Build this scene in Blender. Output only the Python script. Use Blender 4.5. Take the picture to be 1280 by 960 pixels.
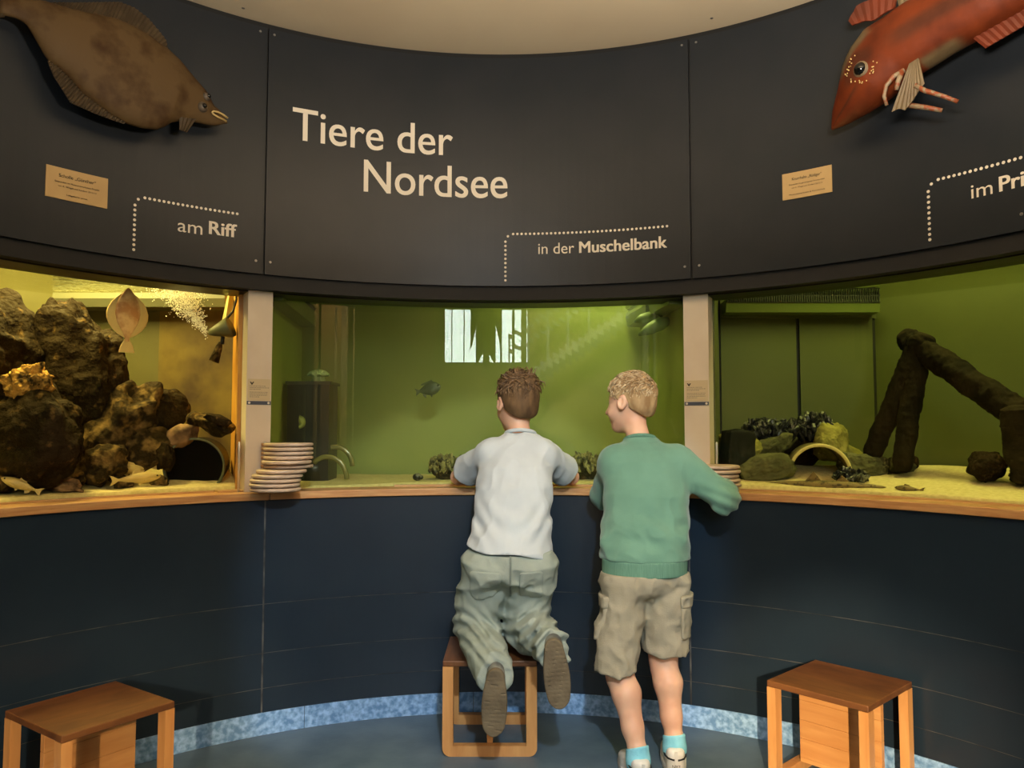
import bpy, bmesh, math, random
import numpy as np
from mathutils import Vector, Matrix

# ------------------------------------------------------------------ camera, world, lights, exposure
for o in list(bpy.data.objects):
    bpy.data.objects.remove(o)
scn = bpy.context.scene
COL = scn.collection
R_ = math.radians

cam_d = bpy.data.cameras.new('camera')
cam_d.sensor_fit = 'HORIZONTAL'
cam_d.sensor_width = 36.0
cam_d.lens = 968.7 / 1280 * 36.0
cam_d.clip_start = 0.02
cam = bpy.data.objects.new('camera', cam_d)
COL.objects.link(cam)
cam.location = (0.0412, -1.3687, 1.1300)
cam.rotation_euler = (R_(90) + 0.0583, 0, 0)
scn.camera = cam

wd = bpy.data.worlds.new('world')
scn.world = wd
wd.use_nodes = True
wd.node_tree.nodes['Background'].inputs[0].default_value = (0.55, 0.6, 0.7, 1)
wd.node_tree.nodes['Background'].inputs[1].default_value = 0.05

scn.view_settings.view_transform = 'Standard'
scn.view_settings.look = 'None'
scn.view_settings.gamma = 1
scn.view_settings.use_curve_mapping = False
scn.view_settings.exposure = 0.0
scn.cycles.max_bounces = 7
scn.cycles.diffuse_bounces = 3
scn.cycles.glossy_bounces = 3
scn.cycles.transparent_max_bounces = 12
scn.cycles.caustics_reflective = False
scn.cycles.caustics_refractive = False
scn.cycles.sample_clamp_indirect = 6.0


def light(kind, name, loc, energy, color, target=None, **kw):
    d = bpy.data.lights.new(name, kind)
    d.energy = energy
    d.color = color
    for k, v in kw.items():
        setattr(d, k, v)
    o = bpy.data.objects.new(name, d)
    COL.objects.link(o)
    o.location = loc
    if target is not None:
        v = Vector(target) - Vector(loc)
        o.rotation_euler = v.to_track_quat('-Z', 'Y').to_euler()
    return o


# daylight through the tall window of the hall behind the camera
light('AREA', 'window_daylight', (0.30, -6.42, 2.85), 190, (0.90, 0.96, 1.0), target=(0.25, 0, 1.2),
      shape='RECTANGLE', size=1.75, size_y=1.5)
# added cool spot behind the camera, stands in for the daylight pool mid exhibit
light('SPOT', 'daylight_pool_fill', (0.30, -1.95, 2.58), 300, (0.80, 0.92, 1.0), target=(-0.06, 1.75, 0.52),
      spot_size=R_(27), spot_blend=0.22, shadow_soft_size=0.05)
# warm spots of the hall ceiling, thrown low onto the two free stools
light('SPOT', 'stool_spot_left', (0.0, -5.6, 2.25), 1000, (1.0, 0.72, 0.42), target=(-1.19, 0.95, 0.12),
      spot_size=R_(10.5), spot_blend=0.8, shadow_soft_size=0.06)
light('SPOT', 'stool_spot_right', (-0.6, -5.6, 2.25), 3300, (1.0, 0.74, 0.44), target=(1.09, 1.15, 0.12),
      spot_size=R_(9.5), spot_blend=0.8, shadow_soft_size=0.06)
# warm uplighter added behind the camera to brighten the cream ceiling
light('AREA', 'ceiling_fill', (0.5, -0.55, 1.78), 125, (1.0, 0.88, 0.72), target=(0.5, -0.5501, 2.7),
      shape='DISK', size=0.35)
# added fill lamps that brighten the hall walls mirrored in the glass
light('SPOT', 'hall_fill_left', (-1.6, -3.2, 3.5), 260, (1.0, 0.84, 0.62), target=(-1.9, -6.2, 1.6),
      spot_size=R_(110), spot_blend=0.6, shadow_soft_size=0.1)
light('SPOT', 'hall_fill_right', (1.2, -2.7, 3.5), 230, (1.0, 0.84, 0.62), target=(2.5, -5.0, 1.5),
      spot_size=R_(110), spot_blend=0.6, shadow_soft_size=0.1)
light('SPOT', 'column_fill', (1.3, -2.75, 3.5), 420, (1.0, 0.82, 0.58), target=(2.5, -3.6, 1.6),
      spot_size=R_(50), spot_blend=0.5, shadow_soft_size=0.06)  # added lamp, brightens the column for its reflection
light('SPOT', 'stair_fill', (-1.5, -3.0, 3.4), 480, (1.0, 0.92, 0.80), target=(-1.5, -5.4, 2.1),
      spot_size=R_(62), spot_blend=0.5, shadow_soft_size=0.06)  # added lamp, brightens the railing for its reflection
# lamps in the hoods above the tanks
light('AREA', 'tank_lamp_left', (-1.75, 1.60, 2.16), 62, (1.0, 0.80, 0.27), target=(-1.65, 1.62, 0.9),
      shape='RECTANGLE', size=1.1, size_y=0.25)
light('AREA', 'tank_lamp_centre', (0.50, 2.2, 2.16), 8, (0.98, 1.0, 0.34), target=(0.42, 2.2, 0.9),
      shape='RECTANGLE', size=0.5, size_y=0.25)
light('AREA', 'tank_lamp_right', (1.75, 1.45, 2.16), 14, (0.92, 0.92, 0.26), target=(1.65, 1.35, 0.9),
      shape='RECTANGLE', size=1.1, size_y=0.25)

# ------------------------------------------------------------------ small helpers
PI = math.pi


def srgb(r, g, b):
    def f(c):
        c /= 255.0
        return c / 12.92 if c <= 0.04045 else ((c + 0.055) / 1.055) ** 2.4
    return (f(r), f(g), f(b))


def meta(o, label=None, cat=None, group=None, kind=None):
    if label: o['label'] = label
    if cat: o['category'] = cat
    if group: o['group'] = group
    if kind: o['kind'] = kind
    return o


def link(name, me, parent=None):
    o = bpy.data.objects.new(name, me)
    COL.objects.link(o)
    if parent is not None:
        o.parent = parent
    return o


def thing(name, label, cat, loc=(0, 0, 0), rotz=0.0, group=None, kind=None):
    o = bpy.data.objects.new(name, None)
    o.empty_display_size = 0.05
    COL.objects.link(o)
    o.location = loc
    o.rotation_euler = (0, 0, rotz)
    return meta(o, label, cat, group, kind)


def wp(o, parent):
    """parent o, whose mesh is in world space, to an unrotated empty or mesh"""
    off = Vector((0, 0, 0))
    q = parent
    while q is not None:
        off += q.location + q.matrix_parent_inverse.translation
        q = q.parent
    o.parent = parent
    o.matrix_parent_inverse = Matrix.Translation(-off)
    return o


def mesh(name, V, F, mat=None, parent=None, smooth=False, world=False):
    me = bpy.data.meshes.new(name)
    if isinstance(V, np.ndarray): V = V.tolist()
    if isinstance(F, np.ndarray): F = F.tolist()
    me.from_pydata(V, [], F)
    if mat: me.materials.append(mat)
    if smooth:
        me.polygons.foreach_set('use_smooth', [True] * len(me.polygons))
    me.update()
    o = link(name, me)
    if parent is not None:
        if world: wp(o, parent)
        else: o.parent = parent
    return o


class MB:
    """collects shapes into one mesh"""
    def __init__(s):
        s.v, s.f = [], []

    def add(s, V, F):
        n = len(s.v)
        s.v += [tuple(p) for p in V]
        s.f += [tuple(i + n for i in f) for f in F]
        return s

    def box(s, c, d, rot=None):
        V = []
        for z in (-1, 1):
            for y in (-1, 1):
                for x in (-1, 1):
                    p = Vector((x * d[0] / 2, y * d[1] / 2, z * d[2] / 2))
                    if rot is not None: p = rot @ p
                    V.append(p + Vector(c))
        return s.add(V, [(0, 2, 3, 1), (4, 5, 7, 6), (0, 1, 5, 4), (2, 6, 7, 3), (0, 4, 6, 2), (1, 3, 7, 5)])

    def tube(s, pts, rad, n=10, cap=True, flat=1.0):
        pts = [Vector(p) for p in pts]
        if not isinstance(rad, (list, tuple)): rad = [rad] * len(pts)
        V, F = [], []
        up = None
        for i, p in enumerate(pts):
            t = (pts[min(i + 1, len(pts) - 1)] - pts[max(i - 1, 0)]).normalized()
            if up is None:
                up = Vector((0, 0, 1)) if abs(t.z) < 0.9 else Vector((1, 0, 0))
            a = t.cross(up).normalized()
            b = a.cross(t).normalized()
            up = b
            for k in range(n):
                w = 2 * PI * k / n
                V.append(p + (a * math.cos(w) + b * math.sin(w) * flat) * rad[i])
        m = len(pts)
        for i in range(m - 1):
            for k in range(n):
                k2 = (k + 1) % n
                F.append((i * n + k, i * n + k2, (i + 1) * n + k2, (i + 1) * n + k))
        if cap:
            F.append(tuple(reversed(range(n))))
            F.append(tuple((m - 1) * n + k for k in range(n)))
        return s.add(V, F)

    def ball(s, c, r, nu=10, nv=6, rot=None):
        if not isinstance(r, (tuple, list)): r = (r, r, r)
        V, F = [], []
        for j in range(nv + 1):
            th = PI * j / nv
            for i in range(nu):
                ph = 2 * PI * i / nu
                p = Vector((r[0] * math.sin(th) * math.cos(ph), r[1] * math.sin(th) * math.sin(ph), r[2] * math.cos(th)))
                if rot is not None: p = rot @ p
                V.append(p + Vector(c))
        for j in range(nv):
            for i in range(nu):
                i2 = (i + 1) % nu
                F.append((j * nu + i, (j + 1) * nu + i, (j + 1) * nu + i2, j * nu + i2))
        return s.add(V, F)

    def obj(s, name, mat, parent=None, smooth=False, world=False):
        return mesh(name, s.v, s.f, mat, parent, smooth, world)


def bevel(o, w, seg=2):
    m = o.modifiers.new('bevel', 'BEVEL')
    m.width = w
    m.segments = seg
    m.limit_method = 'ANGLE'
    return o


def cyl(azd, R, z):
    a = R_(azd)
    return (R * math.sin(a), R * math.cos(a), z)


def slab(name, az0, az1, r0, r1, z0, z1, mat, parent=None, step=1.5):
    """curved board on the round wall, front at radius r0"""
    n = max(2, int(abs(az1 - az0) / step))
    V, F = [], []
    for i in range(n + 1):
        a = az0 + (az1 - az0) * i / n
        V += [cyl(a, r0, z0), cyl(a, r0, z1), cyl(a, r1, z1), cyl(a, r1, z0)]
    for i in range(n):
        b = i * 4
        c = b + 4
        for k in range(4):
            k2 = (k + 1) % 4
            F.append((b + k, b + k2, c + k2, c + k))
    F.append((3, 2, 1, 0))
    F.append((n * 4, n * 4 + 1, n * 4 + 2, n * 4 + 3))
    return mesh(name, V, F, mat, parent, False, parent is not None)


# ------------------------------------------------------------------ materials
MATS = {}


def nd(nt, t, **kw):
    n = nt.nodes.new(t)
    for k, v in kw.items():
        if k.startswith('i_'):
            n.inputs[k[2:].replace('_', ' ')].default_value = v
        else:
            setattr(n, k, v)
    return n


def M(name, c, rough=0.5, c2=None, nscale=8.0, stretch=(1, 1, 1), lo=0.35, hi=0.65, bump=0.0, bscale=60.0,
      metallic=0.0, spec=0.5, detail=5.0, distort=0.0, bdist=0.004, vcol=False, sheen=0.0, trans=0.0, sss=0.0):
    m = bpy.data.materials.new(name)
    m.use_nodes = True
    nt = m.node_tree
    b = nt.nodes['Principled BSDF']
    b.inputs['Roughness'].default_value = rough
    b.inputs['Metallic'].default_value = metallic
    b.inputs['Specular IOR Level'].default_value = spec
    b.inputs['Base Color'].default_value = (*c, 1)
    if sheen: b.inputs['Sheen Weight'].default_value = sheen
    if sss:
        b.inputs['Subsurface Weight'].default_value = sss
        b.inputs['Subsurface Radius'].default_value = (0.012, 0.005, 0.003)
        b.inputs['Subsurface Scale'].default_value = 0.5
    tc = nd(nt, 'ShaderNodeTexCoord')
    mp = nd(nt, 'ShaderNodeMapping')
    mp.inputs['Scale'].default_value = stretch
    nt.links.new(tc.outputs['Object'], mp.inputs[0])
    src = None
    if vcol:
        at = nd(nt, 'ShaderNodeAttribute', attribute_name='Col')
        src = at.outputs['Color']
    if c2 is not None:
        nz = nd(nt, 'ShaderNodeTexNoise')
        nz.inputs['Scale'].default_value = nscale
        nz.inputs['Detail'].default_value = detail
        nz.inputs['Distortion'].default_value = distort
        nt.links.new(mp.outputs[0], nz.inputs['Vector'])
        mr = nd(nt, 'ShaderNodeMapRange')
        mr.inputs[1].default_value = lo
        mr.inputs[2].default_value = hi
        nt.links.new(nz.outputs[0], mr.inputs[0])
        mx = nd(nt, 'ShaderNodeMix', data_type='RGBA')
        nt.links.new(mr.outputs[0], mx.inputs[0])
        mx.inputs[6].default_value = (*c, 1)
        mx.inputs[7].default_value = (*c2, 1)
        if src is not None:
            mul = nd(nt, 'ShaderNodeMix', data_type='RGBA', blend_type='MULTIPLY')
            mul.inputs[0].default_value = 1
            nt.links.new(src, mul.inputs[6])
            nt.links.new(mx.outputs[2], mul.inputs[7])
            src = mul.outputs[2]
        else:
            src = mx.outputs[2]
    if src is not None:
        nt.links.new(src, b.inputs['Base Color'])
    if bump:
        n2 = nd(nt, 'ShaderNodeTexNoise')
        n2.inputs['Scale'].default_value = bscale
        n2.inputs['Detail'].default_value = 4
        nt.links.new(mp.outputs[0], n2.inputs['Vector'])
        bp = nd(nt, 'ShaderNodeBump')
        bp.inputs['Strength'].default_value = bump
        bp.inputs['Distance'].default_value = bdist
        nt.links.new(n2.outputs[0], bp.inputs['Height'])
        nt.links.new(bp.outputs[0], b.inputs['Normal'])
    MATS[name] = m
    return m


def glass_mat(name, tint, ior=1.45, strength=1.0):
    m = bpy.data.materials.new(name)
    m.use_nodes = True
    nt = m.node_tree
    nt.nodes.remove(nt.nodes['Principled BSDF'])
    out = nt.nodes['Material Output']
    tr = nd(nt, 'ShaderNodeBsdfTransparent')
    tr.inputs[0].default_value = (*tint, 1)
    gl = nd(nt, 'ShaderNodeBsdfGlossy')
    gl.inputs['Roughness'].default_value = 0.0
    fr = nd(nt, 'ShaderNodeFresnel')
    fr.inputs[0].default_value = ior
    ge = nd(nt, 'ShaderNodeNewGeometry')
    inv = nd(nt, 'ShaderNodeMath', operation='SUBTRACT')
    inv.inputs[0].default_value = strength
    nt.links.new(ge.outputs['Backfacing'], inv.inputs[1])
    mu = nd(nt, 'ShaderNodeMath', operation='MULTIPLY', use_clamp=True)
    nt.links.new(fr.outputs[0], mu.inputs[0])
    nt.links.new(inv.outputs[0], mu.inputs[1])
    mx = nd(nt, 'ShaderNodeMixShader')
    nt.links.new(mu.outputs[0], mx.inputs[0])
    nt.links.new(tr.outputs[0], mx.inputs[1])
    nt.links.new(gl.outputs[0], mx.inputs[2])
    nt.links.new(mx.outputs[0], out.inputs[0])
    return m


def water_mat(name, scale, strength):
    """water surface seen from below: clear when looked through steeply, mirror-like at a grazing angle"""
    m = bpy.data.materials.new(name)
    m.use_nodes = True
    nt = m.node_tree
    nt.nodes.remove(nt.nodes['Principled BSDF'])
    out = nt.nodes['Material Output']
    tr = nd(nt, 'ShaderNodeBsdfTransparent')
    gl = nd(nt, 'ShaderNodeBsdfGlossy')
    gl.inputs['Roughness'].default_value = 0.02
    gl.inputs[0].default_value = (0.9, 0.9, 0.85, 1)
    tc = nd(nt, 'ShaderNodeTexCoord')
    nz = nd(nt, 'ShaderNodeTexNoise')
    nz.inputs['Scale'].default_value = scale
    nz.inputs['Detail'].default_value = 2
    nt.links.new(tc.outputs['Object'], nz.inputs['Vector'])
    bp = nd(nt, 'ShaderNodeBump')
    bp.inputs['Strength'].default_value = strength
    bp.inputs['Distance'].default_value = 0.02
    nt.links.new(nz.outputs[0], bp.inputs['Height'])
    nt.links.new(bp.outputs[0], gl.inputs['Normal'])
    lw = nd(nt, 'ShaderNodeLayerWeight')
    lw.inputs[0].default_value = 0.5
    nt.links.new(bp.outputs[0], lw.inputs['Normal'])
    mr = nd(nt, 'ShaderNodeMapRange')
    mr.inputs[1].default_value = 0.60
    mr.inputs[2].default_value = 0.78
    nt.links.new(lw.outputs['Facing'], mr.inputs[0])
    mx = nd(nt, 'ShaderNodeMixShader')
    nt.links.new(mr.outputs[0], mx.inputs[0])
    nt.links.new(tr.outputs[0], mx.inputs[1])
    nt.links.new(gl.outputs[0], mx.inputs[2])
    nt.links.new(mx.outputs[0], out.inputs[0])
    return m


m_panel = M('panel_upper_paint', (0.016, 0.020, 0.025), 0.36, (0.020, 0.023, 0.028), 5, bump=0.06, bscale=180, spec=0.28)
m_navy = M('panel_lower_paint', (0.0115, 0.0220, 0.0370), 0.27, (0.0140, 0.0260, 0.0420), 4, bump=0.05, bscale=90, spec=0.45)
m_seam = M('dusty_joint', (0.12, 0.12, 0.11), 0.9, (0.02, 0.02, 0.02), 14)
m_black = M('black_backing', (0.004, 0.004, 0.004), 0.7)
m_lintel = M('lintel_dark', (0.012, 0.010, 0.009), 0.36, (0.016, 0.013, 0.012), 6, spec=0.3)
m_letter = M('cream_lettering', srgb(238, 228, 210), 0.6)
m_screw = M('screw_steel', (0.35, 0.34, 0.33), 0.4, metallic=0.8)
m_cream = M('pillar_cream', srgb(226, 212, 190), 0.55, srgb(216, 200, 176), 5)
m_ceil = M('ceiling_cream', srgb(218, 200, 170), 0.8, srgb(210, 190, 160), 1.5)
m_hall = M('hall_wall_plaster', srgb(205, 180, 135), 0.8, srgb(190, 165, 120), 1.2)
m_floor = M('floor_linoleum', (0.068, 0.112, 0.160), 0.42, (0.120, 0.178, 0.232), 7, lo=0.3, hi=0.7, bump=0.1, bscale=70, detail=8)
m_base = M('baseboard_speckled', (0.11, 0.25, 0.50), 0.55, (0.33, 0.55, 0.86), 55, lo=0.38, hi=0.66, bump=0.5, bscale=45, detail=6)
m_ledge = M('ledge_wood', srgb(176, 120, 70), 0.42, srgb(206, 160, 104), 9, stretch=(1, 1, 14), lo=0.3, hi=0.7, bump=0.1, bscale=40)
m_beech = M('beech_wood', srgb(214, 158, 96), 0.42, srgb(190, 128, 70), 3.2, stretch=(1.2, 9, 9), lo=0.3, hi=0.75, bump=0.05, bscale=30, distort=0.6)
m_beechv = M('beech_wood_upright', srgb(216, 162, 100), 0.42, srgb(192, 132, 74), 3.2, stretch=(9, 9, 1.2), lo=0.3, hi=0.75, bump=0.05, bscale=30, distort=0.6)
m_seat = M('worn_seat_wood', srgb(88, 52, 25), 0.5, srgb(122, 78, 41), 4.0, stretch=(1.4, 5, 5), lo=0.3, hi=0.72, bump=0.08, bscale=40, distort=0.8)
m_disc = M('disc_edge_wood', srgb(206, 182, 156), 0.5, srgb(176, 146, 118), 20, stretch=(1, 1, 10))
m_card = M('card_paper', srgb(196, 164, 110), 0.7, srgb(188, 156, 104), 10)
m_cardp = M('pillar_card_paper', srgb(206, 188, 150), 0.6)
m_ink = M('dark_ink', (0.03, 0.022, 0.012), 0.7)
m_inkl = M('faded_ink', (0.30, 0.25, 0.18), 0.7)
m_strip = M('blue_grey_strip', (0.06, 0.075, 0.11), 0.4)
m_rod = M('rod_steel', (0.75, 0.73, 0.68), 0.3, metallic=0.6)


# ------------------------------------------------------------------ noise and surface extraction
def _hash(ix, iy, iz, seed):
    h = (ix * 374761393 + iy * 668265263 + iz * 2147483647 + seed * 974711) & 0xFFFFFFFF
    h = ((h ^ (h >> 13)) * 1274126177) & 0xFFFFFFFF
    h = (h ^ (h >> 16)) & 0xFFFF
    return h.astype(np.float64) / 32767.5 - 1.0


def vnoise(P, s, seed=0):
    q = P * s + 137.3
    i = np.floor(q).astype(np.int64)
    f = q - i
    f = f * f * (3 - 2 * f)
    r = 0
    for dx in (0, 1):
        wx = f[:, 0] if dx else 1 - f[:, 0]
        for dy in (0, 1):
            wy = f[:, 1] if dy else 1 - f[:, 1]
            for dz in (0, 1):
                wz = f[:, 2] if dz else 1 - f[:, 2]
                r = r + wx * wy * wz * _hash(i[:, 0] + dx, i[:, 1] + dy, i[:, 2] + dz, seed)
    return r


def fbm(P, s, seed=0, oct=4, ridged=False):
    r, a = 0, 1.0
    for k in range(oct):
        n = vnoise(P, s * 2 ** k, seed + k * 7)
        r = r + a * ((0.5 - np.abs(n)) * 2 if ridged else n)
        a *= 0.5
    return r


def extract(f, lo, hi, h, B=4, slack=1.6):
    """surface nets on a sparse grid of f(P)->signed distance"""
    lo = np.array(lo, float)
    hi = np.array(hi, float)
    nb = np.ceil((hi - lo) / (h * B)).astype(int)
    H = h * B
    g = np.stack(np.meshgrid(*[np.arange(n) for n in nb], indexing='ij'), -1).reshape(-1, 3)
    cv = f(lo + (g + 0.5) * H - h * 0.5)
    act = np.abs(cv) < H * 0.87 * slack
    N = nb * B
    val = np.repeat(np.repeat(np.repeat(np.where(cv < 0, -1.0, 1.0).reshape(nb), B, 0), B, 1), B, 2)
    off = np.stack(np.meshgrid(*[np.arange(B)] * 3, indexing='ij'), -1).reshape(-1, 3)
    idx = (g[act][:, None, :] * B + off[None]).reshape(-1, 3)
    for s in range(0, len(idx), 400000):
        ii = idx[s:s + 400000]
        val[ii[:, 0], ii[:, 1], ii[:, 2]] = f(lo + ii * h)
    ins = val < 0
    c = [ins[dx:N[0] - 1 + dx, dy:N[1] - 1 + dy, dz:N[2] - 1 + dz] for dx in (0, 1) for dy in (0, 1) for dz in (0, 1)]
    anyc = c[0].copy()
    allc = c[0].copy()
    for q in c[1:]:
        anyc |= q
        allc &= q
    mix = anyc & ~allc
    cells = np.argwhere(mix)
    ids = -np.ones(mix.shape, int)
    ids[mix] = np.arange(len(cells))
    acc = np.zeros((len(cells), 3))
    cnt = np.zeros(len(cells))
    cr = [(0, 0, 0), (0, 0, 1), (0, 1, 0), (0, 1, 1), (1, 0, 0), (1, 0, 1), (1, 1, 0), (1, 1, 1)]
    for a in range(8):
        for b in range(a + 1, 8):
            d = np.array(cr[b]) - np.array(cr[a])
            if np.abs(d).sum() != 1: continue
            pa = cells + cr[a]
            pb = cells + cr[b]
            va = val[pa[:, 0], pa[:, 1], pa[:, 2]]
            vb = val[pb[:, 0], pb[:, 1], pb[:, 2]]
            m = (va < 0) != (vb < 0)
            t = np.where(m, va / np.where(m, va - vb, 1), 0)
            acc[m] += (pa + d * t[:, None])[m]
            cnt[m] += 1
    V = lo + acc / cnt[:, None] * h
    F = []
    for ax in range(3):
        u, w = (ax + 1) % 3, (ax + 2) % 3
        sl0 = [slice(1, None)] * 3
        sl1 = [slice(1, None)] * 3
        sl0[ax] = slice(0, -1)
        sl1[ax] = slice(1, None)
        A = ins[tuple(sl0)]
        Bm = ins[tuple(sl1)]
        e = np.argwhere(A != Bm)
        av = A[e[:, 0], e[:, 1], e[:, 2]]
        base = e.copy()
        base[:, u] += 1
        base[:, w] += 1
        q = []
        for du, dw in ((0, 0), (1, 0), (1, 1), (0, 1)):
            k = base.copy()
            k[:, u] -= du
            k[:, w] -= dw
            k = np.minimum(k, np.array(ids.shape) - 1)
            q.append(ids[k[:, 0], k[:, 1], k[:, 2]])
        q = np.stack(q, 1)
        q[~av] = q[~av][:, ::-1]
        F.append(q[(q >= 0).all(1)])
    F = np.concatenate(F)
    for _ in range(2):
        v0 = f(V)
        e = h * 0.5
        G = np.stack([(f(V + np.eye(3)[k] * e) - f(V - np.eye(3)[k] * e)) / (2 * e) for k in range(3)], 1)
        gl = np.maximum((G * G).sum(1), 0.05)
        V = V - np.clip(v0 / gl, -h, h)[:, None] * G * 0.9
    return V, F


def rc(P, a, b, ra, rb):
    a = np.array(a, float)
    d = np.array(b, float) - a
    q = P - a
    t = np.clip(q @ d / (d @ d + 1e-12), 0, 1)
    return np.sqrt(((q - t[:, None] * d) ** 2).sum(1)) - (ra + (rb - ra) * t)


def ell(P, c, r, Rm=None):
    q = P - np.array(c, float)
    if Rm is not None: q = q @ Rm
    r = np.array(r, float)
    k0 = np.sqrt(((q / r) ** 2).sum(1))
    k1 = np.sqrt(((q / (r * r)) ** 2).sum(1)) + 1e-9
    return k0 * (k0 - 1) / k1


def rbox(P, c, d, r=0.0, Rm=None):
    q = P - np.array(c, float)
    if Rm is not None: q = q @ Rm
    q = np.abs(q) - np.array(d, float) + r
    return np.sqrt((np.maximum(q, 0) ** 2).sum(1)) + np.minimum(q.max(1), 0) - r


def smin(a, b, k):
    h = np.clip(0.5 + 0.5 * (b - a) / k, 0, 1)
    return b + (a - b) * h - k * h * (1 - h)


def smax(a, b, k):
    return -smin(-a, -b, k)


def loft(P, st, cap=0.02):
    """stations (z, cx, cy, a, b): near-vertical tube of elliptical section"""
    st = np.array(st, float)
    z = P[:, 2]
    cx, cy, a, b = [np.interp(z, st[:, 0], st[:, k]) for k in (1, 2, 3, 4)]
    x, y = P[:, 0] - cx, P[:, 1] - cy
    k0 = np.sqrt((x / a) ** 2 + (y / b) ** 2)
    k1 = np.sqrt((x / a ** 2) ** 2 + (y / b ** 2) ** 2) + 1e-9
    d = np.where(k0 < 0.3, (k0 - 1) * np.minimum(a, b), k0 * (k0 - 1) / k1)
    return smax(d, np.maximum(z - st[-1, 0], st[0, 0] - z), cap)


def sdfobj(name, f, lo, hi, h, mat, parent=None, slack=1.6):
    V, F = extract(f, lo, hi, h, slack=slack)
    return mesh(name, V, F, mat, parent, True, parent is not None)


def frame(fwd, up=(0, 0, 1)):
    f = np.array(fwd, float)
    f /= np.linalg.norm(f)
    u = np.array(up, float)
    u -= f * (u @ f)
    u /= np.linalg.norm(u)
    return np.stack([f, np.cross(u, f), u], 1)      # columns: forward, left, up


# ------------------------------------------------------------------ the setting
RU, RW = 1.792, 1.80
V = [cyl(a, 1.83, 0) for a in range(-100, 101, 4)]
fl = mesh('floor', [(-4.2, -6.3, 0), (4.2, -6.3, 0), (4.2, 2.2, 0), (-4.2, 2.2, 0), (-4.2, -6.3, -0.05), (4.2, -6.3, -0.05), (4.2, 2.2, -0.05), (-4.2, 2.2, -0.05)],
          [(0, 1, 2, 3), (7, 6, 5, 4), (0, 4, 5, 1), (1, 5, 6, 2), (2, 6, 7, 3), (3, 7, 4, 0)], m_floor)
meta(fl, 'dark blue grey linoleum floor', kind='structure')

ce = MB().box((0, 0.25, 2.745), (8.4, 4.9, 0.08)).obj('ceiling', m_ceil)
meta(ce, 'cream ceiling above the round wall', kind='structure')
for p in ((-33.7, 1.74), (28.0, 1.72)):
    q = cyl(p[0], p[1], 2.704)
    MB().tube([q, (q[0], q[1], 2.708)], 0.006, 8).obj('screw', m_screw, ce, world=True)
hc = MB().box((0, -4.25, 3.66), (8.4, 4.1, 0.08)).obj('ceiling_hall', m_ceil)
meta(hc, 'higher ceiling of the hall', kind='structure')
meta(MB().box((0, -2.24, 3.2), (8.4, 0.08, 0.86)).obj('wall_header', m_hall), 'wall above the opening to the hall', kind='structure')
meta(MB().box((-4.2, -2.2, 1.83), (0.08, 8.3, 3.72)).obj('wall_left', m_hall), 'tan hall wall', kind='structure')
meta(MB().box((4.2, -2.2, 1.83), (0.08, 8.3, 3.72)).obj('wall_right', m_hall), 'tan hall wall', kind='structure')
# back wall of the hall with the window opening  x -0.58..1.18, z 2.06..3.62
wb = MB()
wb.box((-2.39, -6.3, 1.83), (3.62, 0.1, 3.72)).box((2.69, -6.3, 1.83), (3.02, 0.1, 3.72))
wb.box((0.30, -6.3, 1.03), (1.76, 0.1, 2.10)).box((0.30, -6.3, 3.67), (1.76, 0.1, 0.06))
meta(wb.obj('wall_back', m_hall), 'tan hall wall with the tall window', kind='structure')
m_wframe = M('window_frame_grey', (0.12, 0.12, 0.11), 0.5)
wf = MB()
for x in (-0.56, 1.16): wf.box((x, -6.28, 2.86), (0.05, 0.08, 1.56))
for z in (2.10, 3.62): wf.box((0.30, -6.28, z), (1.70, 0.08, 0.05))
w1 = wf.obj('window_1', m_wframe)
meta(w1, 'tall hall window with narrow bars', kind='structure')
for x in (-0.26, 0.02, 0.30, 0.58, 0.86): MB().box((x, -6.28, 2.86), (0.06, 0.05, 1.50)).obj('mullion', m_wframe, w1, world=True)
MB().box((0.30, -6.28, 2.86), (1.66, 0.008, 1.50)).obj('pane', glass_mat('window_pane_glass', (0.97, 0.98, 0.98)), w1, world=True)
# walls closing the hall beside the round room
for sx, nm in ((-1, 'wall_side_left'), (1, 'wall_side_right')):
    meta(MB().box((sx * 3.02, -0.35, 1.36), (2.36, 0.08, 2.72)).obj(nm, m_hall), 'plastered wall beside the round room', kind='structure')

# upper round wall: black backing, three boards with lettering
AZL, AZR = -30.25, 24.52
wu = slab('wall_upper', -100, 100, 1.806, 1.90, 1.662, 2.704, m_black)
meta(wu, 'black backing of the round upper wall', kind='structure')
pu = []
for a0, a1 in ((-100, AZL - 0.11), (AZL + 0.11, AZR - 0.11), (AZR + 0.11, 100)):
    pu.append(slab('panel', a0, a1, RU, 1.804, 1.7188, 2.681, m_panel, wu, 1.2))


def screws(parent, pts, R=RU):
    for a, z in pts:
        p = Vector(cyl(a, R, z))
        q = Vector(cyl(a, R - 0.003, z))
        MB().tube([p, q], [0.0052, 0.0042], 10).obj('screw', m_screw, parent, world=True)


zt, zb = 2.660, 1.767
screws(pu[0], [(AZL - 0.95, zt), (AZL - 0.95, zb), (-60, zt), (-60, zb)])
screws(pu[1], [(AZL + 0.75, zt), (AZL + 0.75, zb), (AZR - 0.85, zt), (AZR - 0.85, zb)])
screws(pu[2], [(AZR + 0.95, zt), (AZR + 0.95, zb), (60, zt), (60, zb)])


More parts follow.
